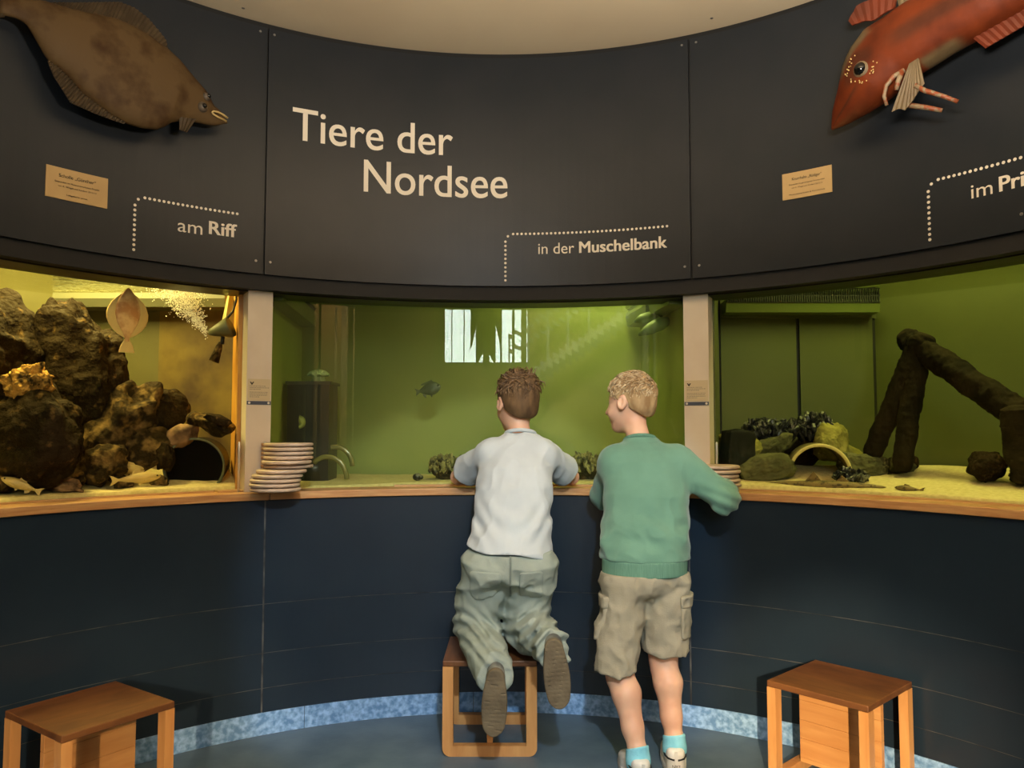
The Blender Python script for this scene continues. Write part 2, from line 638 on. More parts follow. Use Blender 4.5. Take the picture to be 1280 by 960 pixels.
def text_mesh(body, bold=0.0):
    cu = bpy.data.curves.new('lettering', 'FONT')
    cu.body = body
    cu.size = 1.0
    cu.extrude = 0.0
    cu.offset = bold
    cu.resolution_u = 6
    o = bpy.data.objects.new('lettering', cu)
    COL.objects.link(o)
    bpy.context.view_layer.update()
    me = bpy.data.meshes.new_from_object(o.evaluated_get(bpy.context.evaluated_depsgraph_get()))
    V = np.array([v.co[:] for v in me.vertices])
    F = [tuple(p.vertices) for p in me.polygons]
    bpy.data.objects.remove(o)
    bpy.data.meshes.remove(me)
    bpy.data.curves.remove(cu)
    return V, F


CAP = None


def lettering(body, az0, az1, z0, cap, parent, mat, R=RU, bold=0.0, name='lettering', heavy=0.0):
    """flat print on the round wall, subdivided finely enough to follow it"""
    global CAP
    if CAP is None:
        CAP = text_mesh('H')[0][:, 1].max()
    V, F = text_mesh(body, bold)
    if heavy:            # bold cut: the strokes widened sideways
        n = len(V)
        V = np.concatenate([V + [dx * heavy, dy * heavy * 0.4, (i * 2 + j) * 4e-5] for i, dx in enumerate((-1, -0.33, 0.33, 1)) for j, dy in enumerate((-1, 1))])
        F = [tuple(i + n * k for i in f) for k in range(8) for f in F]
    x0, x1 = V[:, 0].min(), V[:, 0].max()
    s = cap / CAP
    W = []
    for x, y, d in V:
        a = az0 + (az1 - az0) * (x - x0) / (x1 - x0)
        W.append(cyl(a, R - 0.0009 - d, z0 + y * s))
    return mesh(name, W, F, mat, parent, False, True)


lettering('Tiere der', -27.1, -6.55, 2.262, 0.126, pu[1], m_letter, heavy=0.007)
lettering('Nordsee', -18.1, 0.72, 2.087, 0.130, pu[1], m_letter, heavy=0.007)
lettering('in der', 4.78, 9.5, 1.850, 0.045, pu[1], m_letter)
lettering('Muschelbank', 10.14, 21.48, 1.850, 0.046, pu[1], m_letter, heavy=0.024)
lettering('am', -40.18, -37.43, 1.838, 0.047, pu[0], m_letter)
lettering('Riff', -36.71, -33.50, 1.846, 0.047, pu[0], m_letter, heavy=0.024)
lettering('im', 55.5, 57.5, 1.849, 0.044, pu[2], m_letter)
lettering('Priel', 58.1, 61.9, 1.850, 0.045, pu[2], m_letter, heavy=0.024)


def dots(az0, az1, zlow, ztop, parent):
    P = []
    n = 9
    rz, ra = 0.032, math.degrees(0.032 / RU)
    for i in range(n + 1): P.append((az0, zlow + (ztop - rz - zlow) * i / n))
    P.append((az0 + ra * 0.32, ztop - rz * 0.30))
    m = int(round(abs(az1 - az0) * PI / 180 * RU / 0.0181))
    for i in range(m + 1): P.append((az0 + ra + (az1 - az0 - ra) * i / m, ztop))
    b = MB()
    for a, z in P:
        c = [cyl(a + math.degrees(0.0052 / RU) * math.cos(k * PI / 5), RU - 0.0009, z + 0.0052 * math.sin(k * PI / 5)) for k in range(10)]
        b.add(c, [tuple(range(10))])
    b.obj('dotted_line', m_letter, parent, world=True)


dots(0.45, 21.5, 1.742, 1.935, pu[1])
dots(-44.82, -33.5, 1.748, 1.936, pu[0])
dots(51.36, 62.2, 1.745, 1.936, pu[2])

# lintel below the boards
meta(slab('trim_1', -96, 96, 1.85, 1.99, 1.657, 1.735, m_lintel), 'dark lintel band above the tank windows', kind='structure')

# lower round wall of navy boards with pale dusty joints
wl = slab('wall_lower', -100, 100, 1.8022, 1.90, 0.0, 0.862, m_seam)
meta(wl, 'round lower wall behind the navy boards', kind='structure')
BZL, BZR = -29.5, 23.7
for a0, a1 in ((-100, BZL - 0.10), (BZL + 0.10, BZR - 0.10), (BZR + 0.10, 100)):
    for z0, z1 in ((0.0819, 0.1682), (0.1708, 0.2964), (0.2990, 0.4766), (0.4792, 0.8620)):
        slab('panel', a0, a1, RW, 1.812, z0, z1, m_navy, wl, 1.2)
bb = slab('baseboard_front', -100, 100, 1.803, 1.809, 0.0, 0.080, m_seam)
meta(bb, 'speckled blue grey skirting of the round wall', kind='structure')
jj = [-100, -66, -45.4, -24.5, -3.6, 17.3, 38.2, 59, 100]
for a0, a1 in zip(jj[:-1], jj[1:]):
    slab('board', a0 + 0.03, a1 - 0.03, 1.797, 1.805, 0.001, 0.0816, m_base, bb, 1.2)

# wooden ledge in front of the glass, and the two cream pillars
m_led2 = M('ledge_riser_wood', srgb(196, 158, 104), 0.45, srgb(176, 136, 84), 9, stretch=(1, 1, 10))
le = thing('ledge', 'long curved wooden ledge running below all three tank windows', 'ledge', cyl(-3, 1.86, 0.864))
for a0, a1 in ((-96, -29.12), (-29.06, 23.8), (23.86, 96)):
    bevel(slab('plank', a0, a1, 1.785, 1.935, 0.8645, 0.893, m_ledge, le, 1.2), 0.003)
slab('riser', -34.4, -26.6, 1.862, 1.932, 0.893, 0.9005, m_led2, le, 1)
slab('riser', 21.6, 28.2, 1.862, 1.932, 0.893, 0.9005, m_led2, le, 1)
slab('bead', -13.5, 20.5, 1.900, 1.918, 0.893, 0.9005, m_led2, le, 1)
slab('bead', 29.2, 95, 1.900, 1.918, 0.893, 0.8995, m_led2, le, 1)
slab('bead', -95, -34.6, 1.900, 1.918, 0.893, 0.8995, m_led2, le, 1)

for a0, a1, lab in ((-31.62, -28.75, 'cream painted pillar between the reef tank and the mussel tank'),
                    (23.08, 26.1, 'cream painted pillar right of the boy in the green sweatshirt')):
    am = (a0 + a1) / 2
    pl = thing('pillar', lab, 'pillar', cyl(am, 1.87, 0.8935), kind='structure')
    slab('shaft', a0, a1, 1.845, 1.955, 0.8935, 1.80, m_cream, pl, 0.5)
    cd = slab('info_card', a0 + 0.12, a1 - 0.12, 1.8435, 1.846, 1.240, 1.322, m_cardp, pl, 0.5)
    # pictogram and faint print on the card
    lettering('v', a0 + 0.35, a0 + 0.85, 1.300, 0.016, cd, m_ink, 1.8435, 0.0, 'pictogram', heavy=0.03)
    b = MB()
    rnd = random.Random(3)
    for z, w in ((1.293, .8), (1.287, .95), (1.281, .6), (1.270, .95), (1.264, .9), (1.258, .95), (1.252, .5)):
        x = a0 + 0.35
        while x < a0 + 0.35 + (a1 - a0 - 0.7) * w:
            l = 0.06 + rnd.random() * 0.14
            b.add([cyl(x, 1.8431, z), cyl(x + l, 1.8431, z), cyl(x + l, 1.8431, z + 0.0028), cyl(x, 1.8431, z + 0.0028)], [(0, 1, 2, 3)])
            x += l + 0.05
    b.obj('print', m_inkl, cd, world=True)
    sp = slab('blue_strip', a0 + 0.05, a1 - 0.05, 1.8425, 1.846, 1.2235, 1.2375, m_strip, pl, 0.5)
    for a in (a0 + 0.32, a1 - 0.32):
        p = Vector(cyl(a, 1.8424, 1.2305)); q = Vector(cyl(a, 1.8412, 1.2305))
        MB().tube([p, q], 0.0046, 10).obj('rivet', m_letter, sp, world=True)

for sx, nm in ((-1, 'wall_light_block_left'), (1, 'wall_light_block_right')):  # unseen walls added to keep hall light off the round room's sides
    meta(MB().box((sx * 2.98, -2.24, 1.385), (2.36, 0.08, 2.77)).obj(nm, m_hall), 'added wall blocking stray light beside the opening to the hall', kind='structure')
# things of the hall that only the glass mirrors
st = thing('staircase', 'hall staircase with white railing mirrored in the middle glass', 'staircase', (-1.7, -5.4, 0))
m_white = M('railing_white', (0.8, 0.8, 0.76), 0.5)
MB().tube([(-0.2, -5.4, 1.62), (-3.2, -5.4, 3.05)], 0.12, 4).obj('stringer', m_white, st, world=True)
for dz in (0.55, 0.75): MB().tube([(-0.2, -5.4, 1.62 + dz), (-3.2, -5.4, 3.05 + dz)], 0.03, 6).obj('handrail', m_white, st, world=True)
for i in range(9):
    x = -0.3 - i * 0.35
    z = 1.62 + (-0.2 - x) / 3.0 * 1.43
    MB().tube([(x, -5.4, z), (x, -5.4, z + 0.75)], 0.02, 6).obj('baluster', m_white, st, world=True)
MB().box((-0.3, -5.4, 0.8), (0.12, 0.12, 1.6)).obj('newel_post', m_white, st, world=True)
MB().box((-3.0, -5.4, 1.5), (0.12, 0.12, 3.0)).obj('newel_post', m_white, st, world=True)
m_dark = M('hanging_dark', (0.05, 0.045, 0.04), 0.4)
hm = MB().tube([(0.20, -5.2, 3.55), (0.20, -5.2, 3.0), (0.20, -5.2, 2.6), (0.20, -5.2, 2.25), (0.20, -5.2, 2.05), (0.20, -5.2, 1.95)], [0.26, 0.31, 0.29, 0.21, 0.11, 0.04], 14)
meta(hm.obj('hanging_model', m_dark, smooth=True), 'dark tapered model hanging before the hall window', 'model')
m_post = M('hall_post_tan', srgb(200, 160, 110), 0.7)
meta(MB().box((2.30, -3.6, 1.83), (0.34, 0.34, 3.66)).obj('hall_column', m_post), 'tan column standing in the hall', 'column', kind='structure')
m_board = M('display_board_pale', srgb(220, 200, 140), 0.6)
for x, lab in ((1.35, 'pale display board in the hall near the column'), (-1.45, 'pale display board in the hall below the stairs')):
    t = thing('display_board', lab, 'display board', (x, -4.2, 0))
    MB().box((x, -4.2, 0.95), (0.62, 0.03, 0.8)).obj('board', m_board, t, world=True)
    for s in (-1, 1): MB().box((x + s * 0.27, -4.23, 0.6), (0.04, 0.04, 1.2)).obj('leg', m_dark, t, world=True)
# ------------------------------------------------------------------ the three tanks
m_gl_mid = glass_mat('tank_glass_centre', (0.93, 0.97, 0.88), 1.62)
m_gl_side = glass_mat('tank_glass_side', (0.96, 0.97, 0.90), 1.30)
m_wallL = M('tank_wall_yellow', srgb(98, 94, 50), 0.6, srgb(86, 82, 42), 3)
m_wallLalg = M('tank_wall_algae', srgb(112, 94, 34), 0.6, srgb(62, 42, 11), 5, lo=0.38, hi=0.62, detail=8)
m_woodL = M('tank_side_wood', srgb(176, 112, 34), 0.5, srgb(214, 162, 66), 6, stretch=(6, 6, 0.9), lo=0.4, hi=0.7, detail=8)
m_wallM = M('tank_wall_green', srgb(158, 168, 84), 0.6, srgb(140, 152, 74), 2.5)
m_wallR = M('tank_wall_olive', srgb(86, 92, 42), 0.6, srgb(78, 84, 36), 2.5)
m_gut = M('gutter_grey_green', srgb(108, 108, 82), 0.5)
m_gutR = M('gutter_olive', srgb(104, 118, 58), 0.5)
m_comb = M('gutter_comb_black', (0.010, 0.012, 0.008), 0.5)
m_lid = M('tank_hood_dark', (0.03, 0.03, 0.025), 0.8)
m_sand = M('sand_fine', srgb(226, 208, 150), 0.9, srgb(206, 186, 126), 60, bump=0.5, bscale=240)
ZW = 1.722        # water level


def wallseg(name, x0, y0, x1, y1, z0, z1, mat, parent, th=0.03, out=(0, 1)):
    d = Vector((x1 - x0, y1 - y0, 0))
    n = Vector((d.y, -d.x, 0)).normalized()
    if n.x * out[0] + n.y * out[1] < 0: n = -n
    V = []
    for x, y in ((x0, y0), (x1, y1), (x1 + n.x * th, y1 + n.y * th), (x0 + n.x * th, y0 + n.y * th)):
        V += [(x, y, z0), (x, y, z1)]
    F = [(0, 2, 3, 1), (2, 4, 5, 3), (4, 6, 7, 5), (6, 0, 1, 7), (1, 3, 5, 7), (0, 6, 4, 2)]
    return mesh(name, V, F, mat, parent, False, True)


def area_poly(name, az0, az1, R, back, z, mat, parent, thick=0.0):
    """horizontal sheet between the glass arc and the back corners"""
    n = 24
    V = [cyl(az0 + (az1 - az0) * i / n, R, z) for i in range(n + 1)] + [(x, y, z) for x, y in back]
    F = [tuple(range(len(V)))]
    if thick:
        k = len(V)
        V = V + [(x, y, zz - thick) for x, y, zz in V]
        F = [F[0], tuple(reversed(range(k, 2 * k)))] + [(i, i + k, (i + 1) % k + k, (i + 1) % k) for i in range(k)]
    return mesh(name, V, F, mat, parent, False, True)


def sandbed(name, az0, az1, R, back, zf, zb, label, seed, amp=0.008, drop=None):
    """sand: rows from the glass arc towards the back polyline"""
    n, m = 60, 28
    back = [Vector((x, y, 0)) for x, y in back]
    L = [0]
    for a, b in zip(back[:-1], back[1:]): L.append(L[-1] + (b - a).length)

    def bk(t):
        s = t * L[-1]
        for i in range(len(back) - 1):
            if s <= L[i + 1] + 1e-9: return back[i].lerp(back[i + 1], (s - L[i]) / (L[i + 1] - L[i]))
        return back[-1]
    V = []
    for i in range(n + 1):
        f = Vector(cyl(az0 + (az1 - az0) * i / n, R, 0))
        b = bk(i / n)
        for j in range(m + 1):
            p = f.lerp(b, j / m)
            V.append((p.x, p.y, zf + (zb - zf) * min(1, j / m * 1.3)))
    V = np.array(V)
    V[:, 2] += amp * fbm(V, 5, seed, 3) + 0.002 * fbm(V, 40, seed + 3, 2)
    F = [(i * (m + 1) + j, (i + 1) * (m + 1) + j, (i + 1) * (m + 1) + j + 1, i * (m + 1) + j + 1) for i in range(n) for j in range(m)]
    # front skirt against the glass
    k = len(V)
    V = np.concatenate([V, V[[i * (m + 1) for i in range(n + 1)]] * [1, 1, 0] + [0, 0, 0.872]])
    F += [(i * (m + 1), k + i, k + i + 1, (i + 1) * (m + 1)) for i in range(n)]
    o = mesh(name, V, F, m_sand, None, True)
    return meta(o, label, 'sand', kind='stuff')


RG = 1.925
# ---- left: reef tank
tl = thing('aquarium', 'left aquarium with dark rocks and warm yellow light', 'aquarium', (-1.6, 1.4, 0.88))
slab('glass_pane', -95, -31.6, RG, RG + 0.012, 0.893, 1.90, m_gl_side, tl, 1.2)
cornL = [(-1.03, 1.645), (-1.185, 2.02), (-1.96, 2.02), (-2.62, 1.22), (-2.62, -0.16)]
wallseg('side_board', -1.025, 1.635, -1.185, 2.02, 0.87, 2.25, m_woodL, tl, out=(1, 0))
wallseg('back_wall', -1.185, 2.02, -1.51, 2.02, 0.87, 2.25, m_wallLalg, tl)
wallseg('back_wall', -1.51, 2.02, -1.96, 2.02, 0.87, 2.25, m_wallL, tl)
wallseg('back_wall', -1.96, 2.02, -2.62, 1.22, 0.87, 2.25, m_wallL, tl, out=(-1, 1))
wallseg('side_wall', -2.62, 1.22, -2.62, -0.30, 0.87, 2.25, m_wallL, tl, out=(-1, 0))
wallseg('side_wall', -1.925, -0.20, -2.62, -0.20, 0.87, 2.25, m_wallL, tl, out=(0, -1))
area_poly('hood', -95, -31.6, RG - 0.02, cornL, 2.25, m_lid, tl, 0.02)
area_poly('tank_floor', -95, -31.6, RG, cornL, 0.888, m_lid, tl, 0.02)
area_poly('water_surface', -95, -31.6, RG + 0.013, cornL, ZW, water_mat('water_reef', 20, 0.55), tl)
# overflow gutter: slanted trough along the back wall
gb = MB()
pr = [(2.018, 1.650), (2.018, 1.70), (1.93, 1.716), (1.925, 1.690), (1.935, 1.655)]
V = [(x, y, z) for x in (-1.19, -1.93) for y, z in pr]
gb.add(V, [(0, 1, 6, 5), (1, 2, 7, 6), (2, 3, 8, 7), (3, 4, 9, 8), (4, 0, 5, 9), (0, 4, 3, 2, 1), (5, 6, 7, 8, 9)])
gb.obj('overflow_gutter', m_gut, tl, world=True)
sandbed('sand_bed', -93, -31.8, RG + 0.014, [(-2.59, -0.15), (-2.59, 1.2), (-1.95, 1.99), (-1.19, 1.99)], 0.909, 0.965, 'yellow lit sand on the floor of the left aquarium', 3)

# ---- centre: mussel bank tank
tm = thing('aquarium', 'middle aquarium with green murky water and bright window reflections', 'aquarium', (-0.1, 2.1, 0.88))
slab('glass_pane', -28.9, 23.2, RG, RG + 0.012, 0.893, 1.90, m_gl_mid, tm, 0.8)
cornM = [(0.765, 1.775), (0.69, 2.53), (-1.02, 2.53), (-0.94, 1.69)]
wallseg('back_wall', -1.02, 2.53, 0.69, 2.53, 0.87, 2.25, m_wallM, tm)
wallseg('side_wall', -0.94, 1.69, -1.02, 2.53, 0.87, 2.25, m_wallM, tm, out=(-1, 0))
wallseg('side_wall', 0.765, 1.775, 0.69, 2.53, 0.87, 2.25, m_wallM, tm, out=(1, 0))
area_poly('hood', -28.9, 23.2, RG - 0.02, cornM, 2.25, m_lid, tm, 0.02)
area_poly('tank_floor', -28.9, 23.2, RG, cornM, 0.888, m_lid, tm, 0.02)
area_poly('water_surface', -28.9, 23.2, RG + 0.013, cornM, ZW, water_mat('water_mussel', 9, 0.18), tm)
for x0, y0, x1, y1, s in ((-0.945, 1.70, -1.015, 2.50, 1), (0.757, 1.79, 0.690, 2.50, -1)):
    g = MB()
    V = []
    for x, y in ((x0, y0), (x1, y1)):
        V += [(x, y, 1.640), (x, y, 1.69), (x + s * 0.075, y, 1.712), (x + s * 0.078, y, 1.694), (x + s * 0.07, y, 1.645)]
    g.add(V, [(0, 1, 6, 5), (1, 2, 7, 6), (2, 3, 8, 7), (3, 4, 9, 8), (4, 0, 5, 9), (0, 4, 3, 2, 1), (5, 6, 7, 8, 9)])
    g.obj('overflow_gutter', m_gutR, tm, world=True)
    MB().tube([(x0 + s * 0.06, y0, 1.708), (x1 + s * 0.06, y1, 1.708)], 0.012, 6).obj('gutter_comb', m_comb, tm, world=True)
sandbed('sand_bed', -28.7, 23.0, RG + 0.014, [(-1.0, 2.5), (0.68, 2.5)], 0.903, 0.906, 'flat yellow green sand on the floor of the middle aquarium', 8, 0.004)

mv = bpy.data.materials.new('murky_water')
mv.use_nodes = True
nt = mv.node_tree
nt.nodes.remove(nt.nodes['Principled BSDF'])
vs = nd(nt, 'ShaderNodeVolumeScatter')
vs.inputs['Color'].default_value = (0.80, 0.95, 0.72, 1)
vs.inputs['Density'].default_value = 0.32
vs.inputs['Anisotropy'].default_value = 0.2
nt.links.new(vs.outputs[0], nt.nodes['Material Output'].inputs['Volume'])
area_poly('murky_water', -28.6, 22.9, RG + 0.015, [(0.745, 1.80), (0.68, 2.52), (-1.0, 2.52), (-0.925, 1.71)], ZW - 0.003, mv, tm, ZW - 0.895)
# ---- right: tidal creek tank
trk = thing('aquarium', 'right aquarium with leaning logs and pale sand', 'aquarium', (1.6, 1.3, 0.88))
slab('glass_pane', 26.1, 95, RG, RG + 0.012, 0.893, 1.90, m_gl_side, trk, 1.2)
cornR = [(2.75, -0.16), (2.75, 1.12), (1.69, 2.13), (0.93, 2.13), (0.86, 1.73)]
wallseg('side_wall', 0.855, 1.73, 0.98, 2.13, 0.87, 2.25, m_wallR, trk, out=(-1, 0))
for x0, x1 in ((0.985, 1.326), (1.342, 1.672)): wallseg('back_panel', x0, 2.118, x1, 2.118, 0.87, 1.63, m_wallR, trk, 0.01)
wallseg('back_wall', 0.93, 2.13, 1.69, 2.13, 0.87, 2.25, m_comb, trk)
wallseg('upper_board', 0.985, 2.116, 1.69, 2.116, 1.632, 2.25, m_wallR, trk, 0.012)
wallseg('back_wall', 1.69, 2.13, 2.75, 1.12, 0.87, 2.25, m_wallR, trk, out=(1, 1))
wallseg('side_wall', 2.75, 1.12, 2.75, -0.30, 0.87, 2.25, m_wallR, trk, out=(1, 0))
wallseg('side_wall', 1.925, -0.20, 2.75, -0.20, 0.87, 2.25, m_wallR, trk, out=(0, -1))
area_poly('hood', 95, 26.1, RG - 0.02, list(reversed(cornR)), 2.25, m_lid, trk, 0.02)
area_poly('tank_floor', 95, 26.1, RG, list(reversed(cornR)), 0.888, m_lid, trk, 0.02)
area_poly('water_surface', 95, 26.1, RG + 0.013, list(reversed(cornR)), ZW, water_mat('water_creek', 7, 0.12), trk)
g = MB()
V = [(x, y, z) for x in (0.99, 1.672) for y, z in ((2.114, 1.645), (2.114, 1.70), (2.04, 1.706), (2.035, 1.690), (2.045, 1.648))]
g.add(V, [(0, 1, 6, 5), (1, 2, 7, 6), (2, 3, 8, 7), (3, 4, 9, 8), (4, 0, 5, 9), (0, 4, 3, 2, 1), (5, 6, 7, 8, 9)])
g.obj('overflow_gutter', m_gutR, trk, world=True)
cb = MB()
for k in range(66): cb.box((0.995 + k * 0.0103, 2.036, 1.707), (0.0052, 0.012, 0.030))
cb.box((1.33, 2.038, 1.692), (0.682, 0.010, 0.006)).box((1.33, 2.038, 1.7205), (0.682, 0.010, 0.005))
meta(cb.obj('gutter_comb', m_comb, trk, world=True), kind='stuff')
sandbed('sand_bed', 93, 26.3, RG + 0.014, [(2.72, -0.15), (2.72, 1.1), (1.69, 2.09), (0.95, 2.09)], 0.908, 0.975, 'rippled pale sand on the floor of the right aquarium', 14)


# ------------------------------------------------------------------ rocks and other stones
def ico(sub):
    bm = bmesh.new()
    bmesh.ops.create_icosphere(bm, subdivisions=sub, radius=1)
    V = np.array([v.co[:] for v in bm.verts])
    F = [tuple(v.index for v in f.verts) for f in bm.faces]
    bm.free()
    return V, F


ICO = {k: ico(k) for k in (1, 4, 5, 6)}


def rot(z=0, x=0, y=0):
    return np.array((Matrix.Rotation(R_(z), 3, 'Z') @ Matrix.Rotation(R_(y), 3, 'Y') @ Matrix.Rotation(R_(x), 3, 'X')))


def rock(c, r, label, mat, seed, sub=4, amp=0.16, ncut=7, rz=0, rx=0, ry=0, group=None, name='rock', rough=0.03, col=None, cat='rock', boxy=0.0):
    V, F = ICO[sub]
    V = V.copy()
    rg = np.random.RandomState(seed)
    for _ in range(ncut):        # flat facets
        n = rg.normal(size=3)
        n /= np.linalg.norm(n)
        d = rg.uniform(0.62, 0.9)
        t = V @ n
        V = V - np.maximum(t - d, 0)[:, None] * n * 0.85
    nn = V / np.linalg.norm(V, axis=1, keepdims=True)
    if boxy: V = V / (np.abs(V).max(1) ** boxy)[:, None]
    V = V * (1 + amp * fbm(nn * 1.0, 1.6, seed, 4))[:, None]
    V = V * np.array(r)
    s = max(r)
    V = V + nn * (rough * s * fbm(V, 9 / s * 0.35, seed + 5, 4) + (rough * s * 0.35 * fbm(V, 11 / s, seed + 9, 3, True) if sub > 4 else 0))[:, None]
    V = V @ rot(rz, rx, ry).T
    o = mesh(name, V, F, mat, None, True)
    o.location = c
    if col is not None:
        W = V + np.array(c)
        ca = o.data.color_attributes.new('Col', 'FLOAT_COLOR', 'POINT')
        cc = np.concatenate([col(W), np.ones((len(W), 1))], 1).astype(np.float32)
        ca.data.foreach_set('color', cc.ravel())
    return meta(o, label, cat, group)


m_rockD = M('rock_dark_volcanic', (0.020, 0.012, 0.0035), 0.8, (0.17, 0.10, 0.03), 26, lo=0.60, hi=0.80, bump=1.0, bscale=38, bdist=0.02, detail=9, spec=0.08)
m_rockO = M('rock_orange_crust', (0.62, 0.34, 0.08), 0.8, (0.05, 0.03, 0.012), 24, lo=0.45, hi=0.62, bump=1.0, bscale=40, bdist=0.02, detail=8, spec=0.08)
m_rockB = M('rock_brown_mottled', (0.026, 0.016, 0.005), 0.8, (0.24, 0.15, 0.05), 24, lo=0.45, hi=0.72, bump=1.0, bscale=50, bdist=0.012, detail=8, spec=0.08)
m_rockP = M('rock_pinkish', (0.30, 0.18, 0.10), 0.8, (0.08, 0.05, 0.03), 20, lo=0.4, hi=0.66, bump=0.8, bscale=50, detail=8, spec=0.08)
m_rockG = M('rock_grey_green', srgb(108, 108, 72), 0.8, srgb(74, 74, 46), 8, lo=0.35, hi=0.7, bump=0.6, bscale=40, detail=8, spec=0.08)
m_rockA = M('rock_algae_yellow', srgb(168, 160, 84), 0.85, srgb(116, 112, 52), 18, lo=0.35, hi=0.7, bump=0.8, bscale=60, detail=8, spec=0.08)
m_slate = M('slate_black', (0.012, 0.013, 0.010), 0.6, (0.05, 0.05, 0.035), 16, lo=0.55, hi=0.8, bump=0.6, bscale=30, spec=0.08)
m_reef = M('reef_shell', srgb(150, 140, 84), 0.6, srgb(52, 46, 28), 40, lo=0.42, hi=0.6)
m_mus = M('mussel_shell', (0.012, 0.012, 0.014), 0.3, (0.22, 0.22, 0.15), 30, lo=0.52, hi=0.75)

# left tank: tall dark massif
rock((-2.02, 1.30, 1.20), (0.34, 0.36, 0.43), 'tallest dark rock at the far left of the left aquarium', m_rockD, 11, 6, 0.22, 10, rough=0.05)
rock((-1.66, 1.66, 1.17), (0.24, 0.24, 0.50), 'tall dark rock wall behind the hanging flatfish', m_rockD, 5, 6, 0.18, 9, rz=10, rough=0.05)
rock((-1.82, 1.52, 1.12), (0.30, 0.22, 0.36), 'dark rock filling the dip between the two peaks', m_rockD, 23, 6, 0.2, 8, rough=0.05)
rock((-1.63, 1.33, 1.08), (0.19, 0.14, 0.20), 'low bulging dark rock in front of the rock wall', m_rockD, 31, 5, 0.2, 8, rz=-30, rough=0.05)
rock((-1.635, 1.30, 1.275), (0.095, 0.038, 0.062), 'rock patch with an orange crust on the dark massif', m_rockO, 41, 6, 0.40, 3, rz=-20, ry=-24, rough=0.12)
rock((-1.48, 1.62, 1.12), (0.24, 0.13, 0.15), 'sloping dark brown rock rising to the right', m_rockB, 17, 5, 0.2, 8, rz=-12, ry=-38, rough=0.05)
rock((-1.335, 1.72, 1.19), (0.085, 0.10, 0.10), 'rounded dark knob rock above the slope', m_rockD, 37, 5, 0.14, 6, rough=0.04)
rock((-1.345, 1.60, 1.045), (0.10, 0.06, 0.085), 'flat tilted slab beside the black pipe', m_rockB, 44, 4, 0.12, 8, rz=20, ry=-50)
rock((-1.25, 1.655, 1.095), (0.075, 0.06, 0.055), 'pinkish stone wedged on the black pipe', m_rockP, 51, 4, 0.18, 7, ry=-25)
rock((-1.115, 1.66, 1.145), (0.085, 0.065, 0.042), 'long brown stone lying on top of the black pipe', m_rockB, 58, 4, 0.12, 8, ry=22)
rock((-1.085, 1.60, 1.165), (0.055, 0.035, 0.020), 'small dark stone on the long brown stone', m_rockD, 59, 4, 0.12, 6, ry=18)
rock((-1.195, 1.67, 1.165), (0.042, 0.05, 0.034), 'rounded brown stone left of the long brown stone', m_rockB, 62, 4, 0.12, 6)
rock((-1.465, 1.47, 1.00), (0.11, 0.07, 0.075), 'brown stone with a pale crust behind the two silver fish', m_rockB, 65, 5, 0.2, 7, ry=-20, rough=0.06)
rock((-1.565, 1.43, 0.965), (0.09, 0.055, 0.055), 'mottled stone left of the two silver fish', m_rockB, 68, 5, 0.2, 7, rough=0.06)
rock((-1.71, 1.26, 0.955), (0.11, 0.06, 0.045), 'low stone at the foot of the tallest rock', m_rockB, 71, 5, 0.2, 7, rough=0.06)
rock((-1.53, 1.345, 0.938), (0.075, 0.045, 0.030), 'reddish shell crusted stone right of the single fish', m_rockP, 77, 5, 0.2, 6, ry=12, rough=0.06)
rock((-1.290, 1.565, 0.932), (0.040, 0.03, 0.024), 'small crusted stone under the head of the silver fish', m_rockB, 79, 4, 0.2, 6, rough=0.06)
rock((-1.385, 1.475, 0.932), (0.045, 0.03, 0.024), 'small crusted stone under the tail of the silver fish', m_rockB, 82, 4, 0.2, 6, rough=0.06)
rock((-1.275, 1.58, 1.03), (0.035, 0.03, 0.06), 'dark stone against the left side of the black pipe', m_rockD, 83, 4, 0.2, 6, rough=0.06)

# right tank stones
rock((1.065, 1.78, 0.972), (0.125, 0.08, 0.062), 'large grey boulder nearest the glass beside the stone arch', m_rockG, 101, 6, 0.10, 9, rz=-20, ry=-18, rough=0.045, boxy=0.3)
rock((1.02, 1.97, 1.06), (0.10, 0.07, 0.055), 'flat yellowish stone behind the large boulder', m_rockA, 104, 6, 0.1, 9, ry=6, rough=0.05, boxy=0.3)
rock((1.03, 1.94, 0.985), (0.12, 0.07, 0.045), 'grey stone under the flat yellowish stone', m_rockG, 106, 6, 0.1, 9, ry=-4, rough=0.05, boxy=0.4)
rock((1.155, 1.96, 1.05), (0.10, 0.06, 0.052), 'long grey stone leaning towards the mussels', m_rockG, 107, 6, 0.1, 8, ry=-28, rough=0.05, boxy=0.35)
rock((1.25, 2.02, 1.05), (0.15, 0.06, 0.09), 'dark stone that carries the mussel clump', m_rockD, 109, 5, 0.15, 8)
rock((1.40, 1.93, 1.075), (0.075, 0.055, 0.085), 'upright stone covered in yellow algae right of the mussels', m_rockA, 112, 6, 0.1, 9, ry=12, rough=0.05, boxy=0.45)
rock((1.475, 1.98, 1.03), (0.11, 0.06, 0.05), 'sloping algae stone behind the stone arch', m_rockA, 114, 4, 0.12, 9, ry=28)
rock((1.475, 1.80, 0.985), (0.105, 0.075, 0.055), 'grey boulder right of the stone arch', m_rockG, 117, 6, 0.12, 9, ry=5, rough=0.05, boxy=0.35)
rock((1.60, 1.76, 0.983), (0.065, 0.055, 0.035), 'low grey stone at the foot of the leaning logs', m_rockG, 119, 4, 0.1, 8, ry=8)
rock((1.735, 1.42, 1.005), (0.065, 0.06, 0.055), 'dark green weedy stone beside the upright post', m_rockD, 121, 5, 0.2, 7, rough=0.06)
rock((1.86, 1.34, 0.975), (0.10, 0.07, 0.022), 'flat brown stone lying under the upright post', m_rockB, 123, 4, 0.15, 6)
